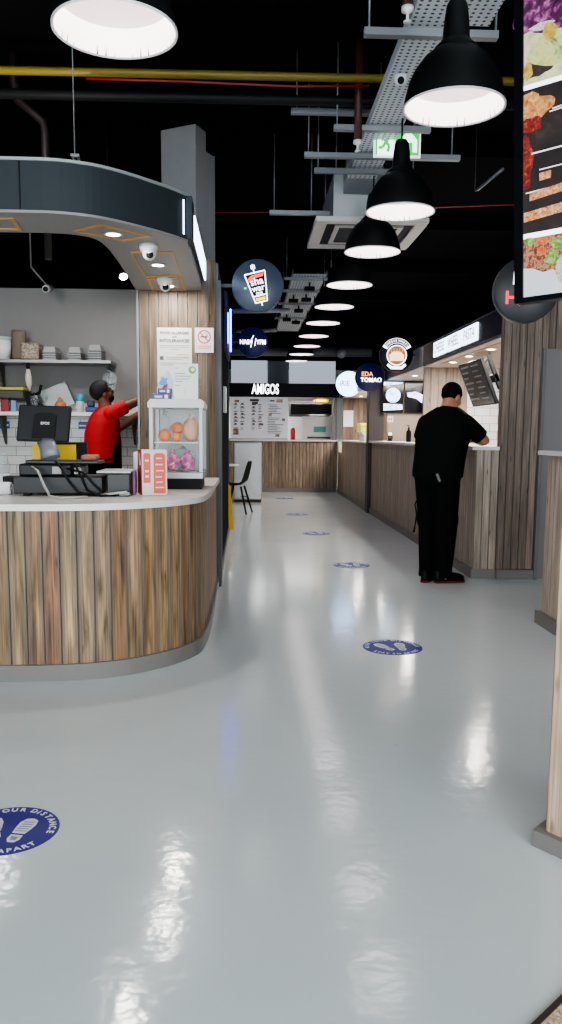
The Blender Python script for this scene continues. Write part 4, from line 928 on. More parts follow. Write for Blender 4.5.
obj('red_band', MB().box((1.54, 16.215, 1.975), (1.579, 16.365, 2.045)), mat('box red', (190, 60, 40), .5), t)
t = thing('door_post', 'grey post where the far counter meets the corner kiosk', 'post', (1.95, 15.7, 1.13))
obj('post', MB().box((1.905, 15.62, 1.133), (1.98, 15.75, 2.044)), GREYP, t)
# steel cabinet, chair, table, wet floor sign
t = thing('steel_cabinet', 'counter-high stainless steel cabinet standing before the far counter', 'cabinet', (.04, 13.4, 0))
obj('body', MB().box((-.22, 13.1, .05), (.295, 13.7, 1.1), bev=.008), STEEL, t)
obj('plinth', MB().box((-.21, 13.11, 0), (.285, 13.69, .05)), mat('rusty dark plinth', (64, 50, 46), .6), t)
obj('door_panel', MB().box((-.20, 13.085, .07), (.275, 13.0995, 1.08), bev=.003), STEEL, t)
obj('vent_slots', MB().box((-.1, 13.08, .1), (.05, 13.0845, .12)), GREYD, t)
t = thing('round_table', 'small white topped cafe table with steel leg beside the black chair', 'table', (-.5, 11.75, 0))
obj('tabletop', MB().lathe([(.0001, .73), (.38, .73), (.39, .74), (.39, .755), (.0001, .755)], (-.50, 11.75, 0), 36), TOP, t)
obj('pole', MB().tube([(-.50, 11.75, .02), (-.50, 11.75, .73)], .03, 14), STEEL, t)
obj('base', MB().lathe([(.0001, 0), (.2, 0), (.2, .012), (.03, .03), (.0001, .03)], (-.50, 11.75, 0), 30), BLACK, t)
t = thing('cafe_chair', 'black shell chair with thin black legs at the small white table', 'chair', (-.08, 11.4, 0))
t.location = (-.14, 11.3, 0); t.rotation_euler = (0, 0, R(-14))
Wc = _world(t)
rows = []
for s_, z, hw in ((-.24, .455, .2), (-.14, .44, .21), (-.02, .435, .215), (.08, .45, .215), (.14, .50, .21), (.175, .60, .20), (.205, .72, .185), (.225, .80, .15), (.23, .825, .10)):
    rows.append([tuple(Wc @ Vector((s_-.02, hw*k/5, z+.03*(k/5)**2*(1 if z < .5 else .4)))) for k in range(-5, 6)])
mb = MB().grid(rows, False, True)
bmesh.ops.solidify(mb.bm, geom=mb.bm.faces[:], thickness=.02)
obj('seat_shell', mb, BLACK, t)
for sx, sy in ((-1, -1), (-1, 1), (1, -1), (1, 1)):
    obj('leg', MB().tube([tuple(Wc @ Vector((sx*.09, sy*.11, .43))), tuple(Wc @ Vector((sx*.2, sy*.2, 0)))], [.017, .013], 8), BLACK, t)
t = thing('wet_floor_sign', 'yellow folding wet floor board half hidden by the navy partition', 'floor sign', (-.3, 9.3, 0))
for s_ in (-1, 1):
    Mw = Matrix.Translation((-.32, 9.32, .6)) @ Matrix.Rotation(R(s_*14), 4, 'X')
    obj('board', MB().prism([(-.11, -.60), (-.05, -.60), (-.04, -.56), (.08, -.56), (.09, -.60), (.155, -.60), (.12, -.03), (.09, 0), (-.05, 0), (-.08, -.03)], -.006, .006, M=Mw @ Matrix.Rotation(R(90), 4, 'X')), YEL, t)
# neon light box on the partition
t = thing('lightbox_sign', 'blue glowing edge-on light box fixed to the navy partition', 'sign', (-.2, 8.2, 2.1))
obj('case', MB().box((-.2215, 7.4, 2.10), (-.19, 8.6, 2.68)), mat('deep blue case', (24, 26, 80), .4), t)
BL = glow('blue neon', (12, 24, 255), 9)
obj('neon_bar', MB().box((-.189, 7.42, 2.17), (-.178, 7.46, 2.47)), BL, t)
obj('neon_bar', MB().box((-.189, 8.45, 2.2), (-.17, 8.5, 2.68)), BL, t)

# ---- round projecting signs
SLATE = mat('slate blue disc', (66, 76, 92), .35); INKB = mat('deep navy disc', (18, 20, 62), .4, emit=(24, 28, 96), es=.10)
LW = glow('lit white print', (240, 244, 255), 1.6)
def round_sign(name, label, x, y, z, r, face_m, bracket_x, yaw_=0., depth=.09):
    t = thing(name, label, 'sign', (x, y, z), 0, None)
    M = Matrix.Translation((x, y, z)) @ rotz(yaw_) @ Matrix(((1, 0, 0, 0), (0, 0, -1, 0), (0, 1, 0, 0), (0, 0, 0, 1)))
    obj('disc', MB().lathe([(.0001, 0), (r-.004, 0), (r, -.004), (r, -depth+.004), (r-.004, -depth), (.0001, -depth)], (0, 0, 0), 48, M=M), face_m, t)
    if bracket_x is not None:
        a, b = sorted((bracket_x, x - r*.95 if bracket_x < x else x + r*.95))
        obj('bracket', MB().box((a, y+.02, z-.012), (b, y+.06, z+.012)), GREYD, t)
    return t, M
# shawarma skewer sign
t, Ms = round_sign('round_sign', 'slate round sign with skewer drawing reading shawarma, fixed to the board-clad post', .09, 5.82, 2.42, .205, SLATE, -.199)
Mt_ = Ms @ rotz(R(14))
mb = MB()
def seg(mb, a, b, w, M, z=.001, h=.003):
    a, b = Vector(a), Vector(b); d_ = (b-a).normalized(); n_ = Vector((-d_.y, d_.x))*w/2
    mb.prism([tuple(a+n_), tuple(a-n_), tuple(b-n_), tuple(b+n_)], z, z+h, M=M)
for a, b in (((-.082, .1), (.082, .1)), ((-.082, .1), (-.048, -.13)), ((.082, .1), (.048, -.13)), ((-.048, -.08), (.048, -.08)), ((-.048, -.13), (.048, -.13)), ((0, -.13), (0, -.16)), ((-.004, .1), (-.004, .165)), ((-.016, .13), (-.016, .16)), ((.008, .13), (.008, .16))): seg(mb, a, b, .008, Mt_)
obj('outline', mb, LW, t)
obj('dark_field', MB().prism([(-.078, .095), (.078, .095), (.047, -.126), (-.047, -.126)], .0003, .0009, M=Mt_), BLACK, t)
obj('red_flame', MB().prism([(-.066, .03), (-.06, .07), (-.03, .085), (.07, .088), (.06, .062), (.0, .058), (-.04, .04)], .001, .003, M=Mt_), glow('lit red', (226, 50, 50), 1.), t)
mb = MB()
for s_, z, sz in (('sha', .030, .080), ('war', -.022, .066), ('ma', -.060, .046)):
    g = text_mb(s_, sz, .004, .003); mb.add(g, Mt_ @ Matrix.Translation((0, z, .003))); g.bm.free()
obj('lettering', mb, LW, t)
obj('yellow_band', MB().prism([(-.04, -.095), (.04, -.095), (.036, -.118), (-.036, -.118)], .001, .003, M=Mt_), glow('lit yellow', (220, 206, 60), .9), t)
obj('green_leaf', MB().prism(disc_poly(.012, 14, 1, .7, -.1, -.0), .0005, .003, M=Mt_), glow('lit green', (90, 200, 150), .7), t)
# deep blue sign
t, Ms = round_sign('round_sign', 'deep navy round sign with white jagged lettering, hanging beyond the shawarma sign', .092, 9.9, 2.49, .205, INKB, -.23)
obj('lettering', put(text_mb('HAB', .088, .004, .003, xs=.8), Ms @ Matrix.Translation((-.110, .0, .002))), glow('white letters', (255, 255, 255), 4.), t)
obj('lettering', put(text_mb('YFM', .088, .004, .003, xs=.8), Ms @ Matrix.Translation((.112, .0, .002))), MATS['white letters'], t)
mb = MB()
for a, b in (((-.03, -.07), (-.01, .02)), ((-.01, .02), (-.035, .0)), ((-.035, .0), (.01, .09)), ((.025, -.05), (.04, .05))): seg(mb, a, b, .009, Ms)
obj('flash', mb, MATS['white letters'], t)
obj('post', MB().box((-.24, 9.9, 2.45), (-.22, 9.98, 2.53)), GREYD, t)
# carrier wall for that sign
tag(obj('partition_wall', MB().box((-.30, 9.85, 0), (-.242, 10.4, 2.72)), NAVY), 'short navy upright beyond the yellow wet floor board', 'partition')
# pasta sign
t, Ms = round_sign('round_sign', 'black round sign with cheese wheel emblem hanging on the right-hand fascia', 1.94, 9.3, 2.28, .215, BLACKG, 2.184)
BRN = glow('emblem brown', (150, 92, 60), .6); PLW = glow('emblem cream', (244, 214, 170), 1.); 
mb = MB(); n = 40
mb.grid([[Ms @ Vector((r*math.cos(2*PI*k/n), -.01+r*math.sin(2*PI*k/n), z)) for k in range(n)] for r, z in ((.118, .001), (.118, .003), (.13, .003), (.13, .001))], True, False)
mb.prism([(-.11, -.115), (-.06, -.15), (.06, -.15), (.11, -.115), (.125, -.14), (.07, -.185), (-.07, -.185), (-.125, -.14)], .001, .004, M=Ms)
obj('ring', mb, LW, t)
obj('emblem', MB().prism(disc_poly(.117, 36, cy=-.01), .0005, .001, M=Ms), BRN, t)
mb = MB().prism([(-.09, -.08), (.09, -.08), (.095, .0), (-.095, .0)], .0012, .003, M=Ms).prism(disc_poly(.075, 24, 1, .45, 0, .005), .0012, .0034, M=Ms)
obj('cheese_wheel', mb, PLW, t)
mb = MB()
for k in range(5): seg(mb, (-.06+k*.03, .02), (-.08+k*.04, .075), .007, Ms)
for k in range(4): seg(mb, (-.07, -.07+k*.018), (.07, -.07+k*.018), .004, Ms, .0035, .001)
obj('pasta_strands', mb, glow('emblem orange', (226, 160, 96), .8), t)
mb = MB(); arc = [(a0) for a0 in [R(28)+R(124)*k/16 for k in range(17)]]
for k in range(16):
    pa = [(.148*math.cos(arc[k]), .148*math.sin(arc[k])), (.205*math.cos(arc[k]), .205*math.sin(arc[k])), (.205*math.cos(arc[k+1]), .205*math.sin(arc[k+1])), (.148*math.cos(arc[k+1]), .148*math.sin(arc[k+1]))]
    if k in (0, 15): mb.prism(pa, .0008, .002, M=Ms)
    for ra, rb in ((.144, .148), (.203, .207)):
        mb.prism([(ra*math.cos(arc[k]), ra*math.sin(arc[k])), (rb*math.cos(arc[k]), rb*math.sin(arc[k])), (rb*math.cos(arc[k+1]), rb*math.sin(arc[k+1])), (ra*math.cos(arc[k+1]), ra*math.sin(arc[k+1]))], .0008, .003, M=Ms)
obj('banner', mb, LW, t)
obj('lettering', put(arc_text('CHEESE WHEEL', .175, .037, R(90), R(108), .002, .004), Ms @ Matrix.Translation((0, 0, .002))), LW, t)
# two overlapping lit signs further on
t, Ms = round_sign('round_sign', 'glowing white round sign partly covered by the dark multi-coloured one', 1.868, 13.1, 2.17, .225, glow('bright sky disc', (170, 208, 255), 2.6), 2.02)
obj('lettering', put(text_mb('IRIE', .14, .012, .002, xs=.85), Ms @ Matrix.Translation((-.075, -.0, .002))), glow('blue print lit', (40, 90, 190), .35), t)
t, Ms = round_sign('round_sign', 'dark blue round sign with orange and white rounded letters near the dark post', 1.925, 11.25, 2.145, .22, INKB, 2.15)
OR = glow('lit orange', (240, 150, 80), 1.3)
obj('lettering', put(text_mb('EDA', .095, .012, .003), Ms @ Matrix.Translation((-.035, .045, .002))), OR, t)
obj('lettering', put(text_mb('TOMAO', .09, .010, .003), Ms @ Matrix.Translation((.03, -.045, .002))), MATS['white letters'], t)
# round sign behind the big screen
t, Ms = round_sign('round_sign', 'charcoal round sign with a red H, half hidden behind the food menu screen', 1.79, 4.62, 2.18, .205, mat('charcoal disc', (52, 52, 54), .4), None, R(-8), .10)
obj('hanger', MB().tube([(1.79, 4.68, 2.385), (1.79, 4.68, CZ-.001)], .012, 8), GREYD, t)
HR = glow('lit red letter', (214, 44, 60), .8)
obj('lettering', put(text_mb('H', .11, .03, .006), Ms @ Matrix.Translation((-.095, -.055, .003))), HR, t)
mb = MB(); seg(mb, (-.080, .03), (-.078, .11), .014, Ms, .001, .005)
obj('white_stroke', mb, LW, t)

# ------------------------------------------------------------------ ceiling services
def pendant(x, y, label, rim=2.7, top=None):
    t = thing('pendant_lamp', label, 'lamp', (x, y, rim), 0, 'black dome pendant lamps')
    z = rim; c = (x, y, z)
    Rr = .224
    obj('shade', MB().lathe([(Rr, .0), (Rr, .012), (.218, .05), (.204, .105), (.178, .16), (.142, .208), (.10, .24), (.07, .252), (.066, .254), (.172, .158), (.197, .103), (.212, .05), (.218, .004), (Rr, 0)], c, 48), BLACKG, t)
    obj('rim_lip', MB().lathe([(.2185, .0035), (.2235, -.0005), (.2272, .0), (.2272, .008), (.2242, .008)], c, 48), WHITEM, t)
    obj('reflector', MB().lathe([(.2178, .004), (.2115, .05), (.1965, .102), (.17, .156), (.12, .2), (.0001, .21)], c, 40), mat('reflector white', (226, 214, 216), .4, emit=(255, 236, 238), es=.34), t)
    obj('neck', MB().lathe([(.10, .2405), (.096, .252), (.074, .272), (.060, .292), (.054, .37), (.046, .43), (.033, .452), (.012, .46), (.0001, .46)], c, 28), BLACKG, t)
    top = top or CZ-.001
    obj('cord', MB().tube([(x, y, z+.4605), (x, y, top)], .006, 8), BLACK, t)
    l = bpy.data.lights.new('pendant_light', 'AREA'); l.shape = 'DISK'; l.size = .40; l.energy = PEN; l.color = (1, .95, .94)
    lo = bpy.data.objects.new('pendant_light', l); COL.objects.link(lo); lo.location = (0, 0, .10); lo.parent = t
    return t
PEN = 1.7
pend = pendant(.927, 3.337, 'largest black pendant lamp of the long row, in front of the ceiling tray', top=3.286)
pend2 = pendant(-.478, 2.79, 'black pendant lamp hanging alone above the kiosk canopy, white inside')
ords = ['second', 'third', 'fourth', 'fifth', 'sixth', 'seventh', 'eighth', 'ninth', 'tenth']
for k, y in enumerate((4.84, 5.88, 7.16, 8.37, 9.58, 10.84, 12.07, 13.28, 14.5)):
    ex = [' below the green exit sign', ' under the air conditioner front', ' past the air conditioner', '', '', '', '', '', ' and farthest away'][k]
    dup(pend2 if k in (2, 3) else pend, 'black pendant lamp, %s of the long row%s' % (ords[k], ex), (1.01, y, 2.7))

TRAYM = bpy.data.materials.new('perforated tray steel'); TRAYM.use_nodes = True
nt = TRAYM.node_tree; b_ = nt.nodes['Principled BSDF']; L = nt.links.new
uvn = nt.nodes.new('ShaderNodeTexCoord')
vm = nt.nodes.new('ShaderNodeVectorMath'); vm.operation = 'SCALE'; vm.inputs['Scale'].default_value = 26; L(uvn.outputs['Object'], vm.inputs[0])
vf = nt.nodes.new('ShaderNodeVectorMath'); vf.operation = 'FRACTION'; L(vm.outputs[0], vf.inputs[0])
vs_ = nt.nodes.new('ShaderNodeVectorMath'); vs_.operation = 'SUBTRACT'; L(vf.outputs[0], vs_.inputs[0]); vs_.inputs[1].default_value = (.5, .5, 0)
vz = nt.nodes.new('ShaderNodeVectorMath'); vz.operation = 'MULTIPLY'; vz.inputs[1].default_value = (1, 1, 0); L(vs_.outputs[0], vz.inputs[0])
vl = nt.nodes.new('ShaderNodeVectorMath'); vl.operation = 'LENGTH'; L(vz.outputs[0], vl.inputs[0])
rr_ = ramp_node(nt, [(.2, (40, 40, 42)), (.27, (206, 210, 214))]); L(vl.outputs['Value'], rr_.inputs[0]); L(rr_.outputs[0], b_.inputs['Base Color'])
b_.inputs['Roughness'].default_value = .45; b_.inputs['Metallic'].default_value = .0
def tray(x0, x1, y0, y1, z, label):
    t = thing('cable_tray', label, 'cable tray', ((x0+x1)/2, (y0+y1)/2, z))
    mb = MB().box((x0, y0, z), (x1, y1, z+.003)).box((x0, y0, z+.003), (x0+.003, y1, z+.06)).box((x1-.003, y0, z+.003), (x1, y1, z+.06))
    obj('perforated_channel', mb, TRAYM, t)
    return t
tray(1.045, 1.24, 2.4, 3.86, 3.33, 'short perforated cable tray beside the wide one at the top edge')
tw = tray(.81, 1.04, 2.4, 5.95, 3.29, 'wide perforated cable tray running above the nearest pendant lamps')
tf = tray(.60, 1.045, 9.45, 14.6, 3.30, 'distant perforated cable tray above the far pendant lamps')
def strut(x0, x1, y, z, rods, label):
    t = thing('ceiling_strut', label, 'strut', ((x0+x1)/2, y, z), 0, 'zinc struts on threaded rods')
    obj('channel', MB().box((x0, y-.02, z), (x1, y+.02, z+.035)), RODM, t)
    for x in rods: obj('rod', MB().tube([(x, y, z+.0355), (x, y, CZ-.001)], .006, 6), RODM, t)
strut(.585, 1.26, 3.78, 3.225, (.61, 1.25), 'zinc strut carrying both cable trays behind the largest pendant')
strut(.30, 1.56, 5.08, 3.40, (.34, 1.5), 'long zinc strut passing above the tray near the exit sign')
strut(.578, 1.224, 4.96, 3.25, (.60, 1.2), 'short zinc strut under the tray right above the exit sign')
strut(.42, 1.56, 5.42, 3.245, (.45, 1.5), 'zinc strut just behind the exit sign')
strut(.52, 1.2, 5.72, 3.245, (.55, 1.15), 'zinc strut between exit sign and air conditioner')
strut(.20, .80, 6.4, 3.13, (.24, .56), 'low zinc strut beside the air conditioner casing')
for k, y in enumerate((9.6, 10.4, 11.4, 12.8)):
    strut(.50, 1.14, y, 3.255, (.53, 1.11), 'zinc strut under the distant cable tray, %s from its near end' % ['first', 'second', 'third', 'fourth'][k])
for k, (x, y) in enumerate(((.86, 9.95), (.88, 10.75), (.84, 11.7), (.88, 12.9), (.70, 10.85), (.70, 12.6))):
    c_ = obj('clamp', MB().box((x-.07, y-.05, 3.19), (x+.07, y+.05, 3.24), bev=.008).tube([(x, y, 3.235), (x, y, 3.2985)], .012, 8), BLACK, tf)
# air conditioner
ac = thing('air_conditioner', 'white square ceiling cassette air conditioner with grey casing', 'air conditioner', (1.05, 6.6, 3.0))
X0, X1, Y0, Y1 = .575, 1.52, 6.10, 6.99
mb = MB()
Z0, Z1 = 3.0, 3.045
mb.box((X0, Y0, Z0), (X1, Y0+.09, Z1), bev=.008); mb.box((X0, Y1-.09, Z0), (X1, Y1, Z1), bev=.008)
mb.box((X0, Y0+.0905, Z0), (X0+.10, Y1-.0905, Z1)); mb.box((X1-.10, Y0+.0905, Z0), (X1, Y1-.0905, Z1))
mb.box((X0+.18, Y0+.17, Z0+.004), (X1-.18, Y0+.2, Z1)); mb.box((X0+.18, Y1-.2, Z0+.004), (X1-.18, Y1-.17, Z1)); mb.box((X0+.18, Y0+.2, Z0+.004), (X0+.22, Y1-.2, Z1)); mb.box((X1-.22, Y0+.2, Z0+.004), (X1-.18, Y1-.2, Z1))
obj('panel', mb, mat('cassette white', (214, 208, 198), .45), ac)
obj('air_slots', MB().box((X0+.09, Y0+.08, Z0+.02), (X1-.09, Y1-.08, Z0+.024)), BLACK, ac)
mb = MB()
for k in range(11): mb.box((X0+.222, Y0+.215+k*.045, Z0+.008), (X1-.222, Y0+.235+k*.045, Z0+.014))
obj('grille', mb, GREYD, ac)
obj('casing', MB().box((.72, 6.12, 3.0455), (1.40, 6.97, 3.38)), mat('casing zinc', (176, 180, 180), .5, .3), ac)
for x, y in ((.74, 6.14), (1.38, 6.14), (.74, 6.95), (1.38, 6.95)): obj('rod', MB().tube([(x, y, 3.381), (x, y, CZ-.001)], .006, 6), RODM, ac)
t = thing('supply_duct', 'sloping grey duct between the cable tray end and the air conditioner', 'duct', (.95, 6.05, 3.2))
obj('duct', MB().prism([(5.97, 3.30), (6.115, 3.22), (6.115, 3.40), (5.97, 3.44)], .80, 1.1, M=Matrix(((0, 0, 1, 0), (1, 0, 0, 0), (0, 1, 0, 0), (0, 0, 0, 1)))), GALV, t)
# pipes
def pipe(name, pts, r, m, label, cat='pipe'): return tag(obj(name, MB().tube(pts, r, 12), m), label, cat)
pipe('gas_pipe', [(-4.59, 4.93, 3.55), (5.09, 4.86, 3.55)], .026, YELP, 'yellow pipe crossing the black ceiling behind the nearest lamps')
pipe('steel_pipe', [(-4.59, 4.99, 3.44), (5.09, 4.95, 3.44)], .032, BLACK, 'black pipe running just under the yellow pipe')
pipe('red_cable', [(-1.02, 4.86, 3.49), (-.4, 4.855, 3.485), (.3, 4.85, 3.47), (.79, 4.85, 3.485)], .007, REDP, 'red cable strung beneath the yellow pipe', 'cable')
pipe('red_cable', [(-4.59, 7.65, 3.5), (-.3, 7.62, 3.5), (.65, 7.55, 3.5), (5.09, 6.8, 3.52)], .007, REDP, 'thin red cable crossing the ceiling behind the air conditioner', 'cable')
pipe('drain_pipe', [(-1.58, 5.2, CZ-.001), (-1.58, 5.2, 3.62), (-1.56, 5.2, 3.50), (-1.39, 5.2, 3.36), (-1.38, 5.2, 3.30), (-1.38, 5.2, 2.45)], .028, mat('dark umber pipe', (40, 30, 30), .5), 'kinked dark brown pipe dropping behind the kiosk canopy')
pipe('vent_duct', [(-2.5, 15.0, 2.95), (2.6, 15.0, 2.95)], .10, mat('dull duct', (92, 94, 100), .5, .4), 'thick dull metal duct crossing high before the AMIGOS fascia', 'duct')
for x0, x1, y, z, lb in ((-.17, .55, 9.2, 2.78, 'pale short tube beside the distant cable tray, nearer one'), (-.17, .5, 11.8, 2.9, 'pale short tube beside the distant cable tray, farther one')):
    pipe('light_tube', [(x0, y, z), (x1, y, z+.02)], .03, mat('pale tube', (150, 152, 156), .4, .2), lb, 'tube').name = 'ceiling_tube'
for x, z, y, lb in ((-.05, 2.8, 9.2, 0), (.42, 2.81, 9.2, 0), (-.05, 2.92, 11.8, 0), (.4, 2.93, 11.8, 0)): pass
t = thing('ball_vent', 'round grey ball fixture on the thick far duct', 'vent', (1.95, 14.82, 2.9))
obj('ball', MB().ball((1.95, 14.80, 2.90), .10, 12), mat('grey ball', (112, 112, 116), .5), t)
obj('collar', MB().tube([(1.95, 14.80, 2.92), (1.95, 14.905, 2.94)], .04, 12), GREYD, t)
for k, (x, y, z, lb) in enumerate(((.776, 3.66, 3.25, 'sprinkler on a dark red drop pipe at the top beside the nearest lamp'), (.735, 4.93, 3.13, 'sprinkler on a dark red drop pipe left of the exit sign'))):
    t = thing('sprinkler', lb, 'sprinkler', (x, y, z), 0, 'sprinklers on dark red pipes')
    obj('drop_pipe', MB().tube([(x, y, z+.0505), (x, y, CZ-.001)], .026, 12), BROWNP, t)
    obj('head', MB().lathe([(.0001, -.02), (.02, -.02), (.02, -.015), (.007, -.008), (.007, .02), (.030, .03), (.030, .05), (.0001, .05)], (x, y, z), 16), WHITE, t)
t = thing('tray_camera', 'small white camera with black lens under the wide cable tray', 'security camera', (.88, 4.3, 3.24))
obj('body', MB().lathe([(.0001, 0), (.026, .004), (.036, .02), (.036, .049), (.0001, .049)], (.88, 4.3, 3.24), 20), WHITE, t)
obj('lens', MB().ball((.878, 4.272, 3.255), .02, 8), BLACK, t)
# thin rods right of the row
strut(1.30, 1.50, 3.62, 3.29, (1.47,), 'short pale strut sticking out beside the largest pendant lamp')
pipe('threaded_rod', [(1.86, 6.0, CZ-.001), (1.86, 6.0, 3.25), (1.861, 5.995, 3.226), (1.87, 5.96, 3.225), (1.945, 5.6, 3.26)], [.003, .003, .004, .012, .012], RODM, 'pale bent rod between the exit sign and the food menu screen', 'rod')
# exit sign
ex = thing('exit_sign', 'green and white running man exit sign hanging behind the second pendant', 'exit sign', (1.055, 5.2, 3.2))
EX0, EZ0, EW, EH = .90, 3.192, .305, .172
Me = frame((EX0, 5.195, EZ0), (1, 0, 0), (0, 0, 1))
obj('panel', MB().box((EX0-.012, 5.196, EZ0-.012), (EX0+EW+.012, 5.215, EZ0+EH+.012)), mat('exit panel rim', (226, 236, 228), .3, emit=(226, 240, 230), es=.5), ex)
GRN = glow('exit green', (20, 150, 66), .95); EXW = glow('exit white', (236, 250, 240), 1.0)
obj('white_field', MB().prism([(.012, .0), (.135, .0), (.135, EH), (.012, EH)], .001, .003, M=Me), EXW, ex)
obj('green_field', MB().prism([(0, 0), (EW, 0), (EW, EH), (0, EH)], .0, .0008, M=Me), GRN, ex)
mb = MB()
mb.prism(disc_poly(.014, 16, cx=.092, cy=.15), .0032, .005, M=Me)
for pts, w in ((((.085, .13), (.07, .085)), .024), (((.07, .085), (.095, .06), (.085, .02)), .015), (((.07, .085), (.05, .05), (.022, .045)), .015), (((.083, .125), (.108, .105), (.122, .115)), .010), (((.08, .125), (.055, .118), (.045, .09)), .010)):
    for a, b in zip(pts, pts[1:]): seg(mb, a, b, w*1.35, Me, .0032, .002)
obj('running_man', mb, GRN, ex)
mb = MB().prism([(.17, .02), (.20, .02), (.20, .085), (.26, .085), (.26, .02), (.29, .02), (.29, .10), (.23, .165), (.17, .10)], .0032, .005, M=Me)
obj('arrow', mb, EXW, ex)
for x in (EX0+.03, EX0+EW-.03): obj('hanger', MB().tube([(x, 5.205, EZ0+EH+.012), (x, 5.205, CZ-.001)], .004, 6), RODM, ex)

# ------------------------------------------------------------------ floor stickers
def sticker(x, y, label, rz):
    t = thing('floor_sticker', label, 'floor sticker', (0, 0, 0), 0, 'blue keep your distance floor stickers')
    obj('disc', MB().prism(disc_poly(.172, 48), .0005, .002), BLUE, t)
    lw = mat('sticker white', (220, 222, 230), .5)
    obj('lettering', put(arc_text('KEEP YOUR DISTANCE', .148, .034, R(90), R(190), .0008, .02), Matrix.Translation((0, 0, .0026))), lw, t)
    obj('lettering', put(arc_text('STAY 2M APART', .148, .034, R(270), R(120), .0008, .02, True), Matrix.Translation((0, 0, .0026))), lw, t)
    for sx, a in ((-.047, 24), (.05, -4)):
        M = Matrix.Translation((sx, 0, 0)) @ rotz(R(a))
        sole = [(-.024, -.02), (-.03, .02), (-.032, .055), (-.02, .082), (.004, .088), (.024, .075), (.03, .045), (.026, .01), (.02, -.02)]
        heel = [(-.022, -.032), (.02, -.032), (.022, -.06), (.012, -.08), (-.01, -.082), (-.022, -.062)]
        f = obj('footprint', MB().prism(sole, .0022, .003, M=M).prism(heel, .0022, .003, M=M), lw, t)
        mb = MB()
        for k in range(5): mb.prism([(-.02, -.01+k*.016), (.018, -.006+k*.016), (.018, .0+k*.016), (-.02, -.004+k*.016)], .0031, .0036, M=M)
        obj('tread', mb, mat('tread grey', (140, 142, 160), .5), f)
        obj('heel_tread', MB().prism([(-.014, -.045), (.012, -.045), (.01, -.068), (-.008, -.068)], .0031, .0036, M=M), mat('tread grey', (140, 142, 160), .5), f)
    def shrink(o):
        for c in o.children:
            c.data.transform(Matrix.Diagonal((.93, .93, 1, 1))); shrink(c)
    shrink(t)
    t.location = (x, y, 0); t.rotation_euler = (0, 0, rz)
    return t
st = sticker(-.752, 2.165, 'nearest blue floor sticker, cut off at the edge of the view', R(-8))
for x, y, rz, lb in ((.871, 4.094, 4, 'blue floor sticker in front of the man\'s counter, whole and nearest in full'), (1.018, 6.762, 0, 'blue floor sticker just beyond the standing man\'s feet'), (.894, 8.973, 6, 'small blue floor sticker in the corridor, third from the far end'), (.806, 11.146, -5, 'tiny blue floor sticker in the corridor, second from the far end'), (.751, 13.974, 3, 'farthest tiny blue floor sticker, close to the AMIGOS counter')):
    dup(st, lb, (x, y, 0), R(rz)).scale = (1.1, 1.1, 1)
# entrance mat corner
t = thing('entrance_mat', 'speckled beige entrance mat with dark metal edge at the bottom corner', 'mat', (1.1, 1.0, 0))
a, b = Vector((.606, 1.352)), Vector((.668, 1.40)); dm = (b-a).normalized(); nm = Vector((dm.y, -dm.x))
a2 = a - dm*.6; b2 = a + dm*.75
obj('coir', MB().prism([tuple(a2), tuple(a2+nm*.9), tuple(b2+nm*.9), tuple(b2)], .0005, .008), noise_glow('speckled coir', [(.35, (150, 120, 96)), (.5, (206, 176, 148)), (.65, (232, 210, 188))], 160, 0.), t)
obj('edge_strip', MB().prism([tuple(a2-nm*.012), tuple(a2-nm*.0002), tuple(b2-nm*.0002), tuple(b2-nm*.012)], .0005, .011), mat('dark edge strip', (62, 56, 54), .4, .5), t)

# ------------------------------------------------------------------ people
def ell_rows(secs, n=28):
    """horizontal elliptical sections: (x, y, z, rx, ry) slightly squared"""
    rows = []
    for (x, y, z, rx, ry) in secs:
        ring = []
        for k in range(n):
            a = 2*PI*k/n; c, s_ = math.cos(a), math.sin(a)
            p = 2.4
            q_ = (abs(c)**p + abs(s_)**p)**(-1/p)
            ring.append((x+rx*c*q_, y+ry*s_*q_, z))
        rows.append(ring)
    return rows
def hand_parts(mb, M, side, curl=.5):
    """palm + five fingers; local x to the thumb side (times side), y along the fingers, z back of the hand"""
    P = lambda x, y, z: M @ Vector((x*side, y, z))
    mb.tube([P(0, -.03, 0), P(0, .0, 0), P(0, .03, 0), P(0, .06, 0), P(0, .088, -.004)], [(.028, .02), (.03, .019), (.040, .017), (.043, .015), (.036, .011)], 14, ref=M.to_3x3() @ Vector((0, 0, 1)))
    for x, L_, y0 in ((.030, .068, .082), (.010, .078, .088), (-.011, .072, .086), (-.030, .056, .080)):
        c = curl
        mb.tube([P(x*.9, y0-.02, 0), P(x, y0+L_*.1, 0), P(x*1.06, y0+L_*.5, -L_*.18*c), P(x*1.06, y0+L_*.85, -L_*.55*c), P(x*1.04, y0+L_*1.0, -L_*.95*c)], [.0095, .0095, .009, .008, .006], 8)
    mb.tube([P(.022, .01, -.004), P(.048, .035, -.01), (P(.060, .062, -.018)), P(.058, .088, -.026)], [.014, .0125, .0105, .007], 8)
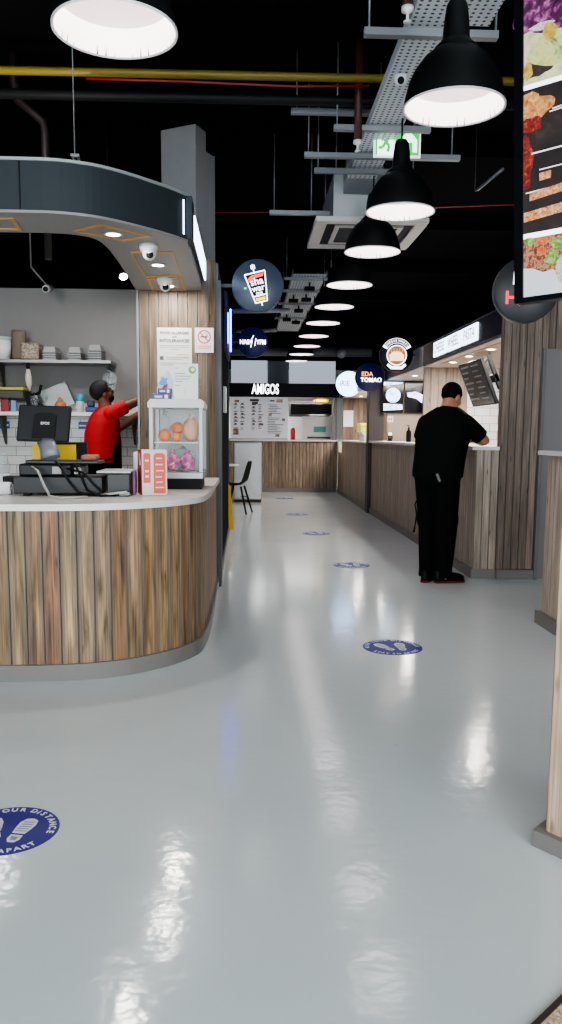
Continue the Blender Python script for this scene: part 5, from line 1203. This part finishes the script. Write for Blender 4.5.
def head_parts(mb, H):
    """H: head frame, x right, y forward, z up, centred between the ears"""
    def B(c, r): mb.ball((0, 0, 0), r, 10, M=H @ Matrix.Translation(c))
    def ball(c, r):
        T = H @ Matrix.Translation(c) @ Matrix.Diagonal((r[0], r[1], r[2], 1))
        rr = bmesh.ops.create_uvsphere(mb.bm, u_segments=20, v_segments=12, radius=1., matrix=T)
    ball((0, -.012, .03), (.075, .092, .088))      # skull
    ball((0, .022, -.02), (.064, .07, .085))       # face
    ball((0, .045, -.075), (.042, .042, .034))     # chin and jaw
    ball((0, .03, -.06), (.056, .05, .04))
    ball((0, .092, -.018), (.012, .018, .024))     # nose
    ball((0, .098, -.032), (.018, .014, .011))
    ball((0, .078, .018), (.05, .016, .012))       # brow
    ball((0, .086, -.06), (.024, .011, .007))      # lips
    ball((0, .083, -.07), (.02, .011, .007))
    for s_ in (-1, 1):
        ball((s_*.076, -.008, -.008), (.011, .024, .033))   # ears
        ball((s_*.045, .055, -.03), (.024, .02, .026))      # cheeks
def eyes(H, par):
    for s_ in (-1, 1):
        c = H @ Vector((s_*.03, .078, .002))
        e = obj('eye', MB().ball((0, 0, 0), .011, 8, M=Matrix.Translation(c)) if False else MB().ball(tuple(c), .0115, 8), mat('eye white', (210, 206, 200), .2), par)
        p = H @ Vector((s_*.03, .0865, .002)); obj('iris', MB().ball(tuple(p), .0052, 6), mat('dark iris', (40, 26, 18), .2), e)
def hair_cap(H, par, m, back=-.07, name='hair', front=.055):
    mb = MB(); T = H @ Matrix.Translation((0, -.014, .03)) @ Matrix.Diagonal((.083, .100, .096, 1))
    bmesh.ops.create_uvsphere(mb.bm, u_segments=40, v_segments=26, radius=1., matrix=T)
    Hi = H.inverted(); kill = []
    for v in mb.bm.verts:
        l = Hi @ v.co
        lim = front if l.y > .045 else (.0 if l.y > .01 else (-.035 if l.y > -.03 else back))
        if l.z < lim: kill.append(v)
        else:
            rng_ = .003*math.sin(l.x*220)*math.sin(l.y*190+l.z*160)
            v.co += (v.co-(H @ Vector((0, 0, .03)))).normalized()*rng_
    bmesh.ops.delete(mb.bm, geom=kill, context='VERTS')
    bmesh.ops.solidify(mb.bm, geom=mb.bm.faces[:], thickness=.008)
    for f in mb.bm.faces: f.smooth = True
    return obj(name, mb, m, par)
def shoe(mb, ankle, yaw_, sole=False):
    M = Matrix.Translation((ankle[0], ankle[1], 0)) @ rotz(yaw_)
    out = [(-.036, -.075), (-.042, .0), (-.048, .09), (-.042, .15), (-.015, .185), (.015, .185), (.042, .155), (.047, .09), (.038, .0), (.034, -.075), (.0, -.092)]
    if sole:
        mb.prism([(x*1.04, y*1.02) for x, y in out], .002, .018, M=M)
    else:
        rows = []
        for z, s_, yl in ((.0185, 1., 1.), (.055, .96, .98), (.075, .84, .8), (.09, .70, .42), (.105, .62, .28)):
            rows.append([M @ Vector((x*s_, min(y, y*yl if y > 0 else y), z)) for x, y in out])
        mb.grid(rows, True, True, (True, True))

def person(name, label, loc, rz, J, skin, shirt_m, trouser_m, sleeve, group=None):
    t = thing(name, label, 'person', loc, 0, group)
    t.rotation_euler = (0, 0, rz)
    W_ = _world(t)
    V = lambda p: tuple(W_ @ Vector(p))
    Hd = W_ @ J['head']
    # body: one continuous skin surface
    mb = MB()
    tor = J['torso']
    mb.grid(ell_rows([(x, y, z, rx*.94, ry*.94) for x, y, z, rx, ry in tor]), True, True, (True, True))
    bmesh.ops.transform(mb.bm, matrix=W_, verts=mb.bm.verts[:])
    nk = J['neck']
    mb.tube([V(nk[0]), V(nk[1]), tuple(Hd @ Vector((0, -.02, -.02)))], [.085, .064, .060], 16)
    for k, s_ in enumerate((-1, 1)):
        sh, el, wr = (V(p) for p in J['arms'][k])
        mid = Vector(sh).lerp(Vector(el), .5); fm = Vector(el).lerp(Vector(wr), .35)
        mb.tube([sh, mid, el, fm, wr], [.060, .052, .043, .044, .029], 14)
        mb.ball(sh, .064, 10)
        d_ = (Vector(wr)-Vector(el)).normalized(); upv = W_.to_3x3() @ Vector(J['hand_up'][k])
        x_ = d_.cross(upv).normalized(); z_ = x_.cross(d_)
        HM = Matrix(((x_.x, d_.x, z_.x, wr[0]), (x_.y, d_.y, z_.y, wr[1]), (x_.z, d_.z, z_.z, wr[2]), (0, 0, 0, 1)))
        hand_parts(mb, HM @ Matrix.Translation((0, .025, 0)), -s_, J.get('curl', .5))
    for k in range(2):
        hp, kn, an = (V(p) for p in J['legs'][k])
        mb.tube([hp, Vector(hp).lerp(Vector(kn), .5), kn, Vector(kn).lerp(Vector(an), .35), an, (an[0], an[1], .03)], [.09, .074, .056, .054, .038, .04], 14)
    head_parts(mb, Hd)
    body = obj('body', None, skin, t, mesh=remesh(mb, .0065, 4))
    eyes(Hd, t)
    # shirt
    mb = MB()
    lo = J['hem']
    st_ = [s_ for s_ in tor if s_[2] >= lo-.001]
    mb.grid(ell_rows([(x, y, z, rx*1.05+.006, ry*1.05+.006) for x, y, z, rx, ry in st_]), True, True, (True, True))
    bmesh.ops.transform(mb.bm, matrix=W_, verts=mb.bm.verts[:])
    mb.tube([V(nk[0]), tuple(Vector(V(nk[0])).lerp(Vector(V(nk[1])), .42))], [.098, .077], 18)
    for k in range(2):
        sh, el, wr = (Vector(V(p)) for p in J['arms'][k])
        e2 = sh.lerp(el, sleeve)
        mb.tube([sh, sh.lerp(e2, .5), e2], [.074, .074, .070], 16); mb.ball(tuple(sh), .072, 10)
    obj('t_shirt', None, shirt_m, t, mesh=remesh(mb, .009, 6))
    # trousers
    mb = MB()
    tr = [s_ for s_ in tor if s_[2] <= J['waist']+.001]
    mb.grid(ell_rows([(x, y, z, rx*1.02+.003, ry*1.02+.003) for x, y, z, rx, ry in tr]), True, True, (True, True))
    bmesh.ops.transform(mb.bm, matrix=W_, verts=mb.bm.verts[:])
    for k in range(2):
        hp, kn, an = (Vector(V(p)) for p in J['legs'][k])
        mb.tube([hp, hp.lerp(kn, .5), kn, kn.lerp(an, .4), an + Vector((0, 0, .03)), (an.x, an.y, .045)], [.112, .100, .087, .080, .068, .071], 16)
        side = -1 if k == 0 else 1
        if J.get('cargo'):
            c = hp.lerp(kn, .82) + (W_.to_3x3() @ Vector((side*.075, -.01, 0)))
            mb.ball(tuple(c), (.03, .05, .085), 8)
    obj('trousers', None, trouser_m, t, mesh=remesh(mb, .010, 6))
    for k in range(2):
        an = J['legs'][k][2]
        mb = MB(); shoe(mb, an, J['toe'][k]); bmesh.ops.transform(mb.bm, matrix=W_, verts=mb.bm.verts[:])
        s_ = obj('shoe', mb, BLACK, t)
        mb = MB(); shoe(mb, an, J['toe'][k], True); bmesh.ops.transform(mb.bm, matrix=W_, verts=mb.bm.verts[:])
        obj('sole', mb, J['sole'], s_)
    return t, Hd, W_

# the man in black leaning on the right-hand ledge, seen from behind
torso = [(0, -.05, .80, .135, .115), (0, -.06, .86, .165, .13), (0, -.06, .90, .18, .138), (0, -.055, .95, .185, .14), (0, -.035, 1.03, .185, .14), (0, -.01, 1.12, .188, .145), (0, .02, 1.22, .200, .145), (0, .05, 1.31, .208, .137), (0, .070, 1.37, .200, .125), (0, .085, 1.42, .170, .105), (0, .098, 1.46, .118, .085), (0, .105, 1.49, .075, .068)]
torso = [(x, y, z, rx*(1.09 if z > .85 else 1.), ry*(1.05 if z > .85 else 1.)) for x, y, z, rx, ry in torso]
hm = Matrix.Translation((.0, .185, 1.575)) @ rotz(R(-16)) @ Matrix.Rotation(R(-22), 4, 'X')
J = dict(torso=torso, hem=.90, waist=1.03, head=hm, neck=[(0, .10, 1.44), (0, .135, 1.51)],
         arms=[[(-.182, .075, 1.355), (-.295, .20, 1.20), (-.055, .40, 1.205)], [(.182, .075, 1.355), (.30, .215, 1.205), (.14, .42, 1.205)]],
         hand_up=[(0, 0, 1), (0, 0, 1)], curl=.25,
         legs=[[(-.088, -.06, .88), (-.082, -.03, .48), (-.072, -.06, .09)], [(.088, -.06, .88), (.085, -.02, .48), (.075, -.03, .09)]],
         toe=[R(14), R(-40)], cargo=True, sole=mat('red shoe sole', (110, 18, 24), .6))
man, Hm, Wm = person('person', 'man in black T-shirt and black trousers leaning on the white ledge, back turned', (1.65, 6.0, 0), R(-38), J, SKIN1, TEE, TROU, .80)
hair_cap(Hm, man, HAIR, back=-.072)
def loc(p): return tuple(Wm @ Vector(p))
obj('strap', MB().tube([loc((-.175, -.06, .72)), loc((-.195, -.07, .66)), loc((-.175, -.075, .58)), loc((-.185, -.08, .48)), loc((-.195, -.08, .42))], [.006, .006, .007, .006, .010], 8), BLACK, man)
obj('pocket_tag', MB().box((-.010, -.004, -.035), (.010, .004, .035), M=Wm @ Matrix.Translation((.085, -.222, .905)) @ Matrix.Rotation(R(-25), 4, 'Y')), mat('grey tag', (120, 122, 124), .5), man)
mb = MB()
mb.grid([[loc((.192*math.cos(a)*1.04, -.05+.146*math.sin(a)*1.06, z)) for a in [2*PI*k/32 for k in range(32)]] for z in (.945, .965)], True, True)
# the employee in red behind the left kiosk counter
torso2 = [(0, -.03, .80, .135, .12), (0, -.04, .88, .17, .14), (0, -.03, .96, .172, .145), (0, -.02, 1.05, .168, .145), (0, -.01, 1.14, .172, .15), (0, .0, 1.25, .188, .155), (0, .015, 1.35, .195, .14), (0, .03, 1.43, .185, .115), (0, .045, 1.485, .12, .085), (0, .05, 1.51, .075, .065)]
hm2 = Matrix.Translation((.0, .015, 1.635)) @ rotz(R(4)) @ Matrix.Rotation(R(24), 4, 'X')
J2 = dict(torso=torso2, hem=.96, waist=1.05, head=hm2, neck=[(0, .04, 1.46), (0, .03, 1.54)],
          arms=[[(-.185, .04, 1.43), (-.20, .22, 1.30), (-.15, .46, 1.48)], [(.185, .05, 1.44), (.165, .29, 1.55), (.11, .53, 1.64)]],
          hand_up=[(0, -1, .3), (0, -.5, 1)], curl=.7,
          legs=[[(-.095, -.04, .88), (-.10, -.01, .48), (-.10, -.05, .09)], [(.095, -.04, .88), (.10, .0, .48), (.10, -.04, .09)]],
          toe=[R(8), R(-8)], sole=BLACK)
emp, He, We = person('person', 'employee in red T-shirt and black cap reaching up behind the kiosk counter', (-1.42, 7.15, 0), R(-68), J2, SKIN2, RED, TROU, .62)
# cap, beard and apron
mb = MB(); T = He @ Matrix.Translation((0, -.016, .038)) @ Matrix.Rotation(R(10), 4, 'X') @ Matrix.Diagonal((.088, .106, .098, 1))
bmesh.ops.create_uvsphere(mb.bm, u_segments=36, v_segments=22, radius=1., matrix=T)
Hi = He.inverted(); kill = [v for v in mb.bm.verts if (Hi @ v.co).z < .035 - .5*(.09-(Hi @ v.co).y)*.9 + .03*((Hi @ v.co).y > .05)]
bmesh.ops.delete(mb.bm, geom=kill, context='VERTS')
bmesh.ops.solidify(mb.bm, geom=mb.bm.faces[:], thickness=.006)
for f in mb.bm.faces: f.smooth = True
cap = obj('cap', mb, mat('black cap cloth', (20, 20, 22), .7), emp)
mb = MB(); mb.prism([(-.07, .055), (-.055, .115), (-.02, .142), (.02, .142), (.055, .115), (.07, .055), (.04, .075), (-.04, .075)], 0, .006, M=He @ Matrix.Translation((0, .0, .062)) @ Matrix.Rotation(R(-8), 4, 'X'))
obj('cap_peak', mb, MATS['black cap cloth'], cap)
mb = MB(); T = He @ Matrix.Translation((0, .035, -.066)) @ Matrix.Diagonal((.06, .052, .045, 1))
bmesh.ops.create_uvsphere(mb.bm, u_segments=24, v_segments=14, radius=1., matrix=T)
kill = [v for v in mb.bm.verts if (Hi @ v.co).z > -.05 and abs((Hi @ v.co).x) < .045]
bmesh.ops.delete(mb.bm, geom=kill, context='VERTS')
for f in mb.bm.faces: f.smooth = True
obj('beard', mb, HAIR, emp)
rows = []
for z in (.55, .7, .85, .98, 1.08, 1.16, 1.24, 1.30):
    w = .9 if z < 1.1 else .55
    rows.append([tuple(We @ Vector((.195*math.sin(a)*1.05, -.01+.185*math.cos(a)*(1.06 if z < 1.2 else 1.0), z))) for a in [w*1.35*(k/8-1) for k in range(17)]])
mb = MB().grid(rows, False, True); bmesh.ops.solidify(mb.bm, geom=mb.bm.faces[:], thickness=.006)
obj('apron', mb, TROU, emp)
obj('apron_tie', MB().tube([tuple(We @ Vector((.19*math.sin(a), -.03+.172*math.cos(a), 1.0+.01*math.sin(3*a)))) for a in [1.1+k*(2*PI-2.2)/16 for k in range(17)]], .010, 8), TROU, emp)

# ------------------------------------------------------------------ lights
def area(name, loc_, size, energy, col=(1, 1, 1), rot=(0, 0, 0), sy=None):
    l = bpy.data.lights.new(name, 'AREA'); l.energy = energy; l.color = col; l.size = size
    if sy: l.shape = 'RECTANGLE'; l.size_y = sy
    o = bpy.data.objects.new(name, l); COL.objects.link(o); o.location = loc_; o.rotation_euler = rot
    return o
def disk(name, loc_, size, energy, rot=(0, 0, 0), col=(1, .97, .94)):
    o = area(name, loc_, size, energy, col, rot); o.data.shape = 'DISK'; return o
disk('kiosk_spot_and_fill', (-1.184, 7.12, 2.735), .09, 6, (R(12), 0, 0))
disk('kiosk_spot_and_fill', (-2.3, 6.4, 2.85), .09, 6, (R(14), 0, 0))  # added lamp out of view, no spotlight fixture here
disk('kiosk_spot_and_fill', (-2.9, 5.2, 2.85), .09, 5, (R(10), 0, 0))  # second added lamp out of view, also without a fixture
area('right_kiosk_light', (2.7, 7.6, 2.08), .5, 34, (1, .94, .88), sy=2.2)
area('right_bay_light', (2.7, 10.2, 2.08), .5, 22, (1, .94, .88), sy=1.6)
area('far_kiosk_light', (2.6, 13.4, 2.0), .5, 36, (1, .93, .85), sy=2.6)
area('amigos_light', (.6, 16.5, 2.03), 2.4, 40, (1, .97, .93), sy=.8)
area('fascia_added_fill', (2.45, 8.6, 2.42), .2, 14, (1, .98, .95), rot=(R(180), R(25), 0), sy=4.5)  # added lamp facing up, unseen from below, to lift tray and air conditioner
area('canopy_added_fill', (-1.6, 4.4, 2.66), 1.0, 9, (1, .98, .95), rot=(R(180), R(-20), 0), sy=.4)  # added lamp hidden above the canopy to brighten the grey pillar
area('far_added_fill', (2.3, 13.2, 2.42), .2, 8, (1, .98, .95), rot=(R(180), R(25), 0), sy=3.)  # added unseen lamp brightening the far ceiling services
w = bpy.data.worlds.new('world'); sc.world = w; w.use_nodes = True
bg = w.node_tree.nodes['Background']; bg.inputs[0].default_value = (.84, .94, 1., 1); bg.inputs[1].default_value = 2.9

# ------------------------------------------------------------------ depth scale of the whole place (the plan above was drawn for a shorter lens)
RIGID = ('person', 'pendant_lamp', 'floor_sticker', 'cafe_chair', 'round_table', 'round_sign', 'orange', 'dome_camera', 'paper_roll', 'paper_cup', 'squeeze_bottle', 'storage_tub', 'storage_jar', 'plastic_jar', 'bullet_camera', 'sprinkler', 'tray_camera', 'ball_vent', 'downlight', 'red_bottle', 'pump_bottle', 'white_jug', 'wet_floor_sign', 'hanging_whisk', 'spotlight')
SY = Matrix.Diagonal((1, KY, 1, 1))
for o in [q for q in COL.objects if q.parent is None and q is not camo]:
    base = o.name.split('.')[0]
    old_m = o.matrix_basis.copy()
    o.location.y *= KY
    if o.type == 'LIGHT' or base in RIGID: continue
    T_ = o.matrix_basis.inverted() @ SY @ old_m
    def stretch(q):
        if q.type == 'MESH': q.data.transform(T_)
        for c in q.children: stretch(c)
    stretch(o)
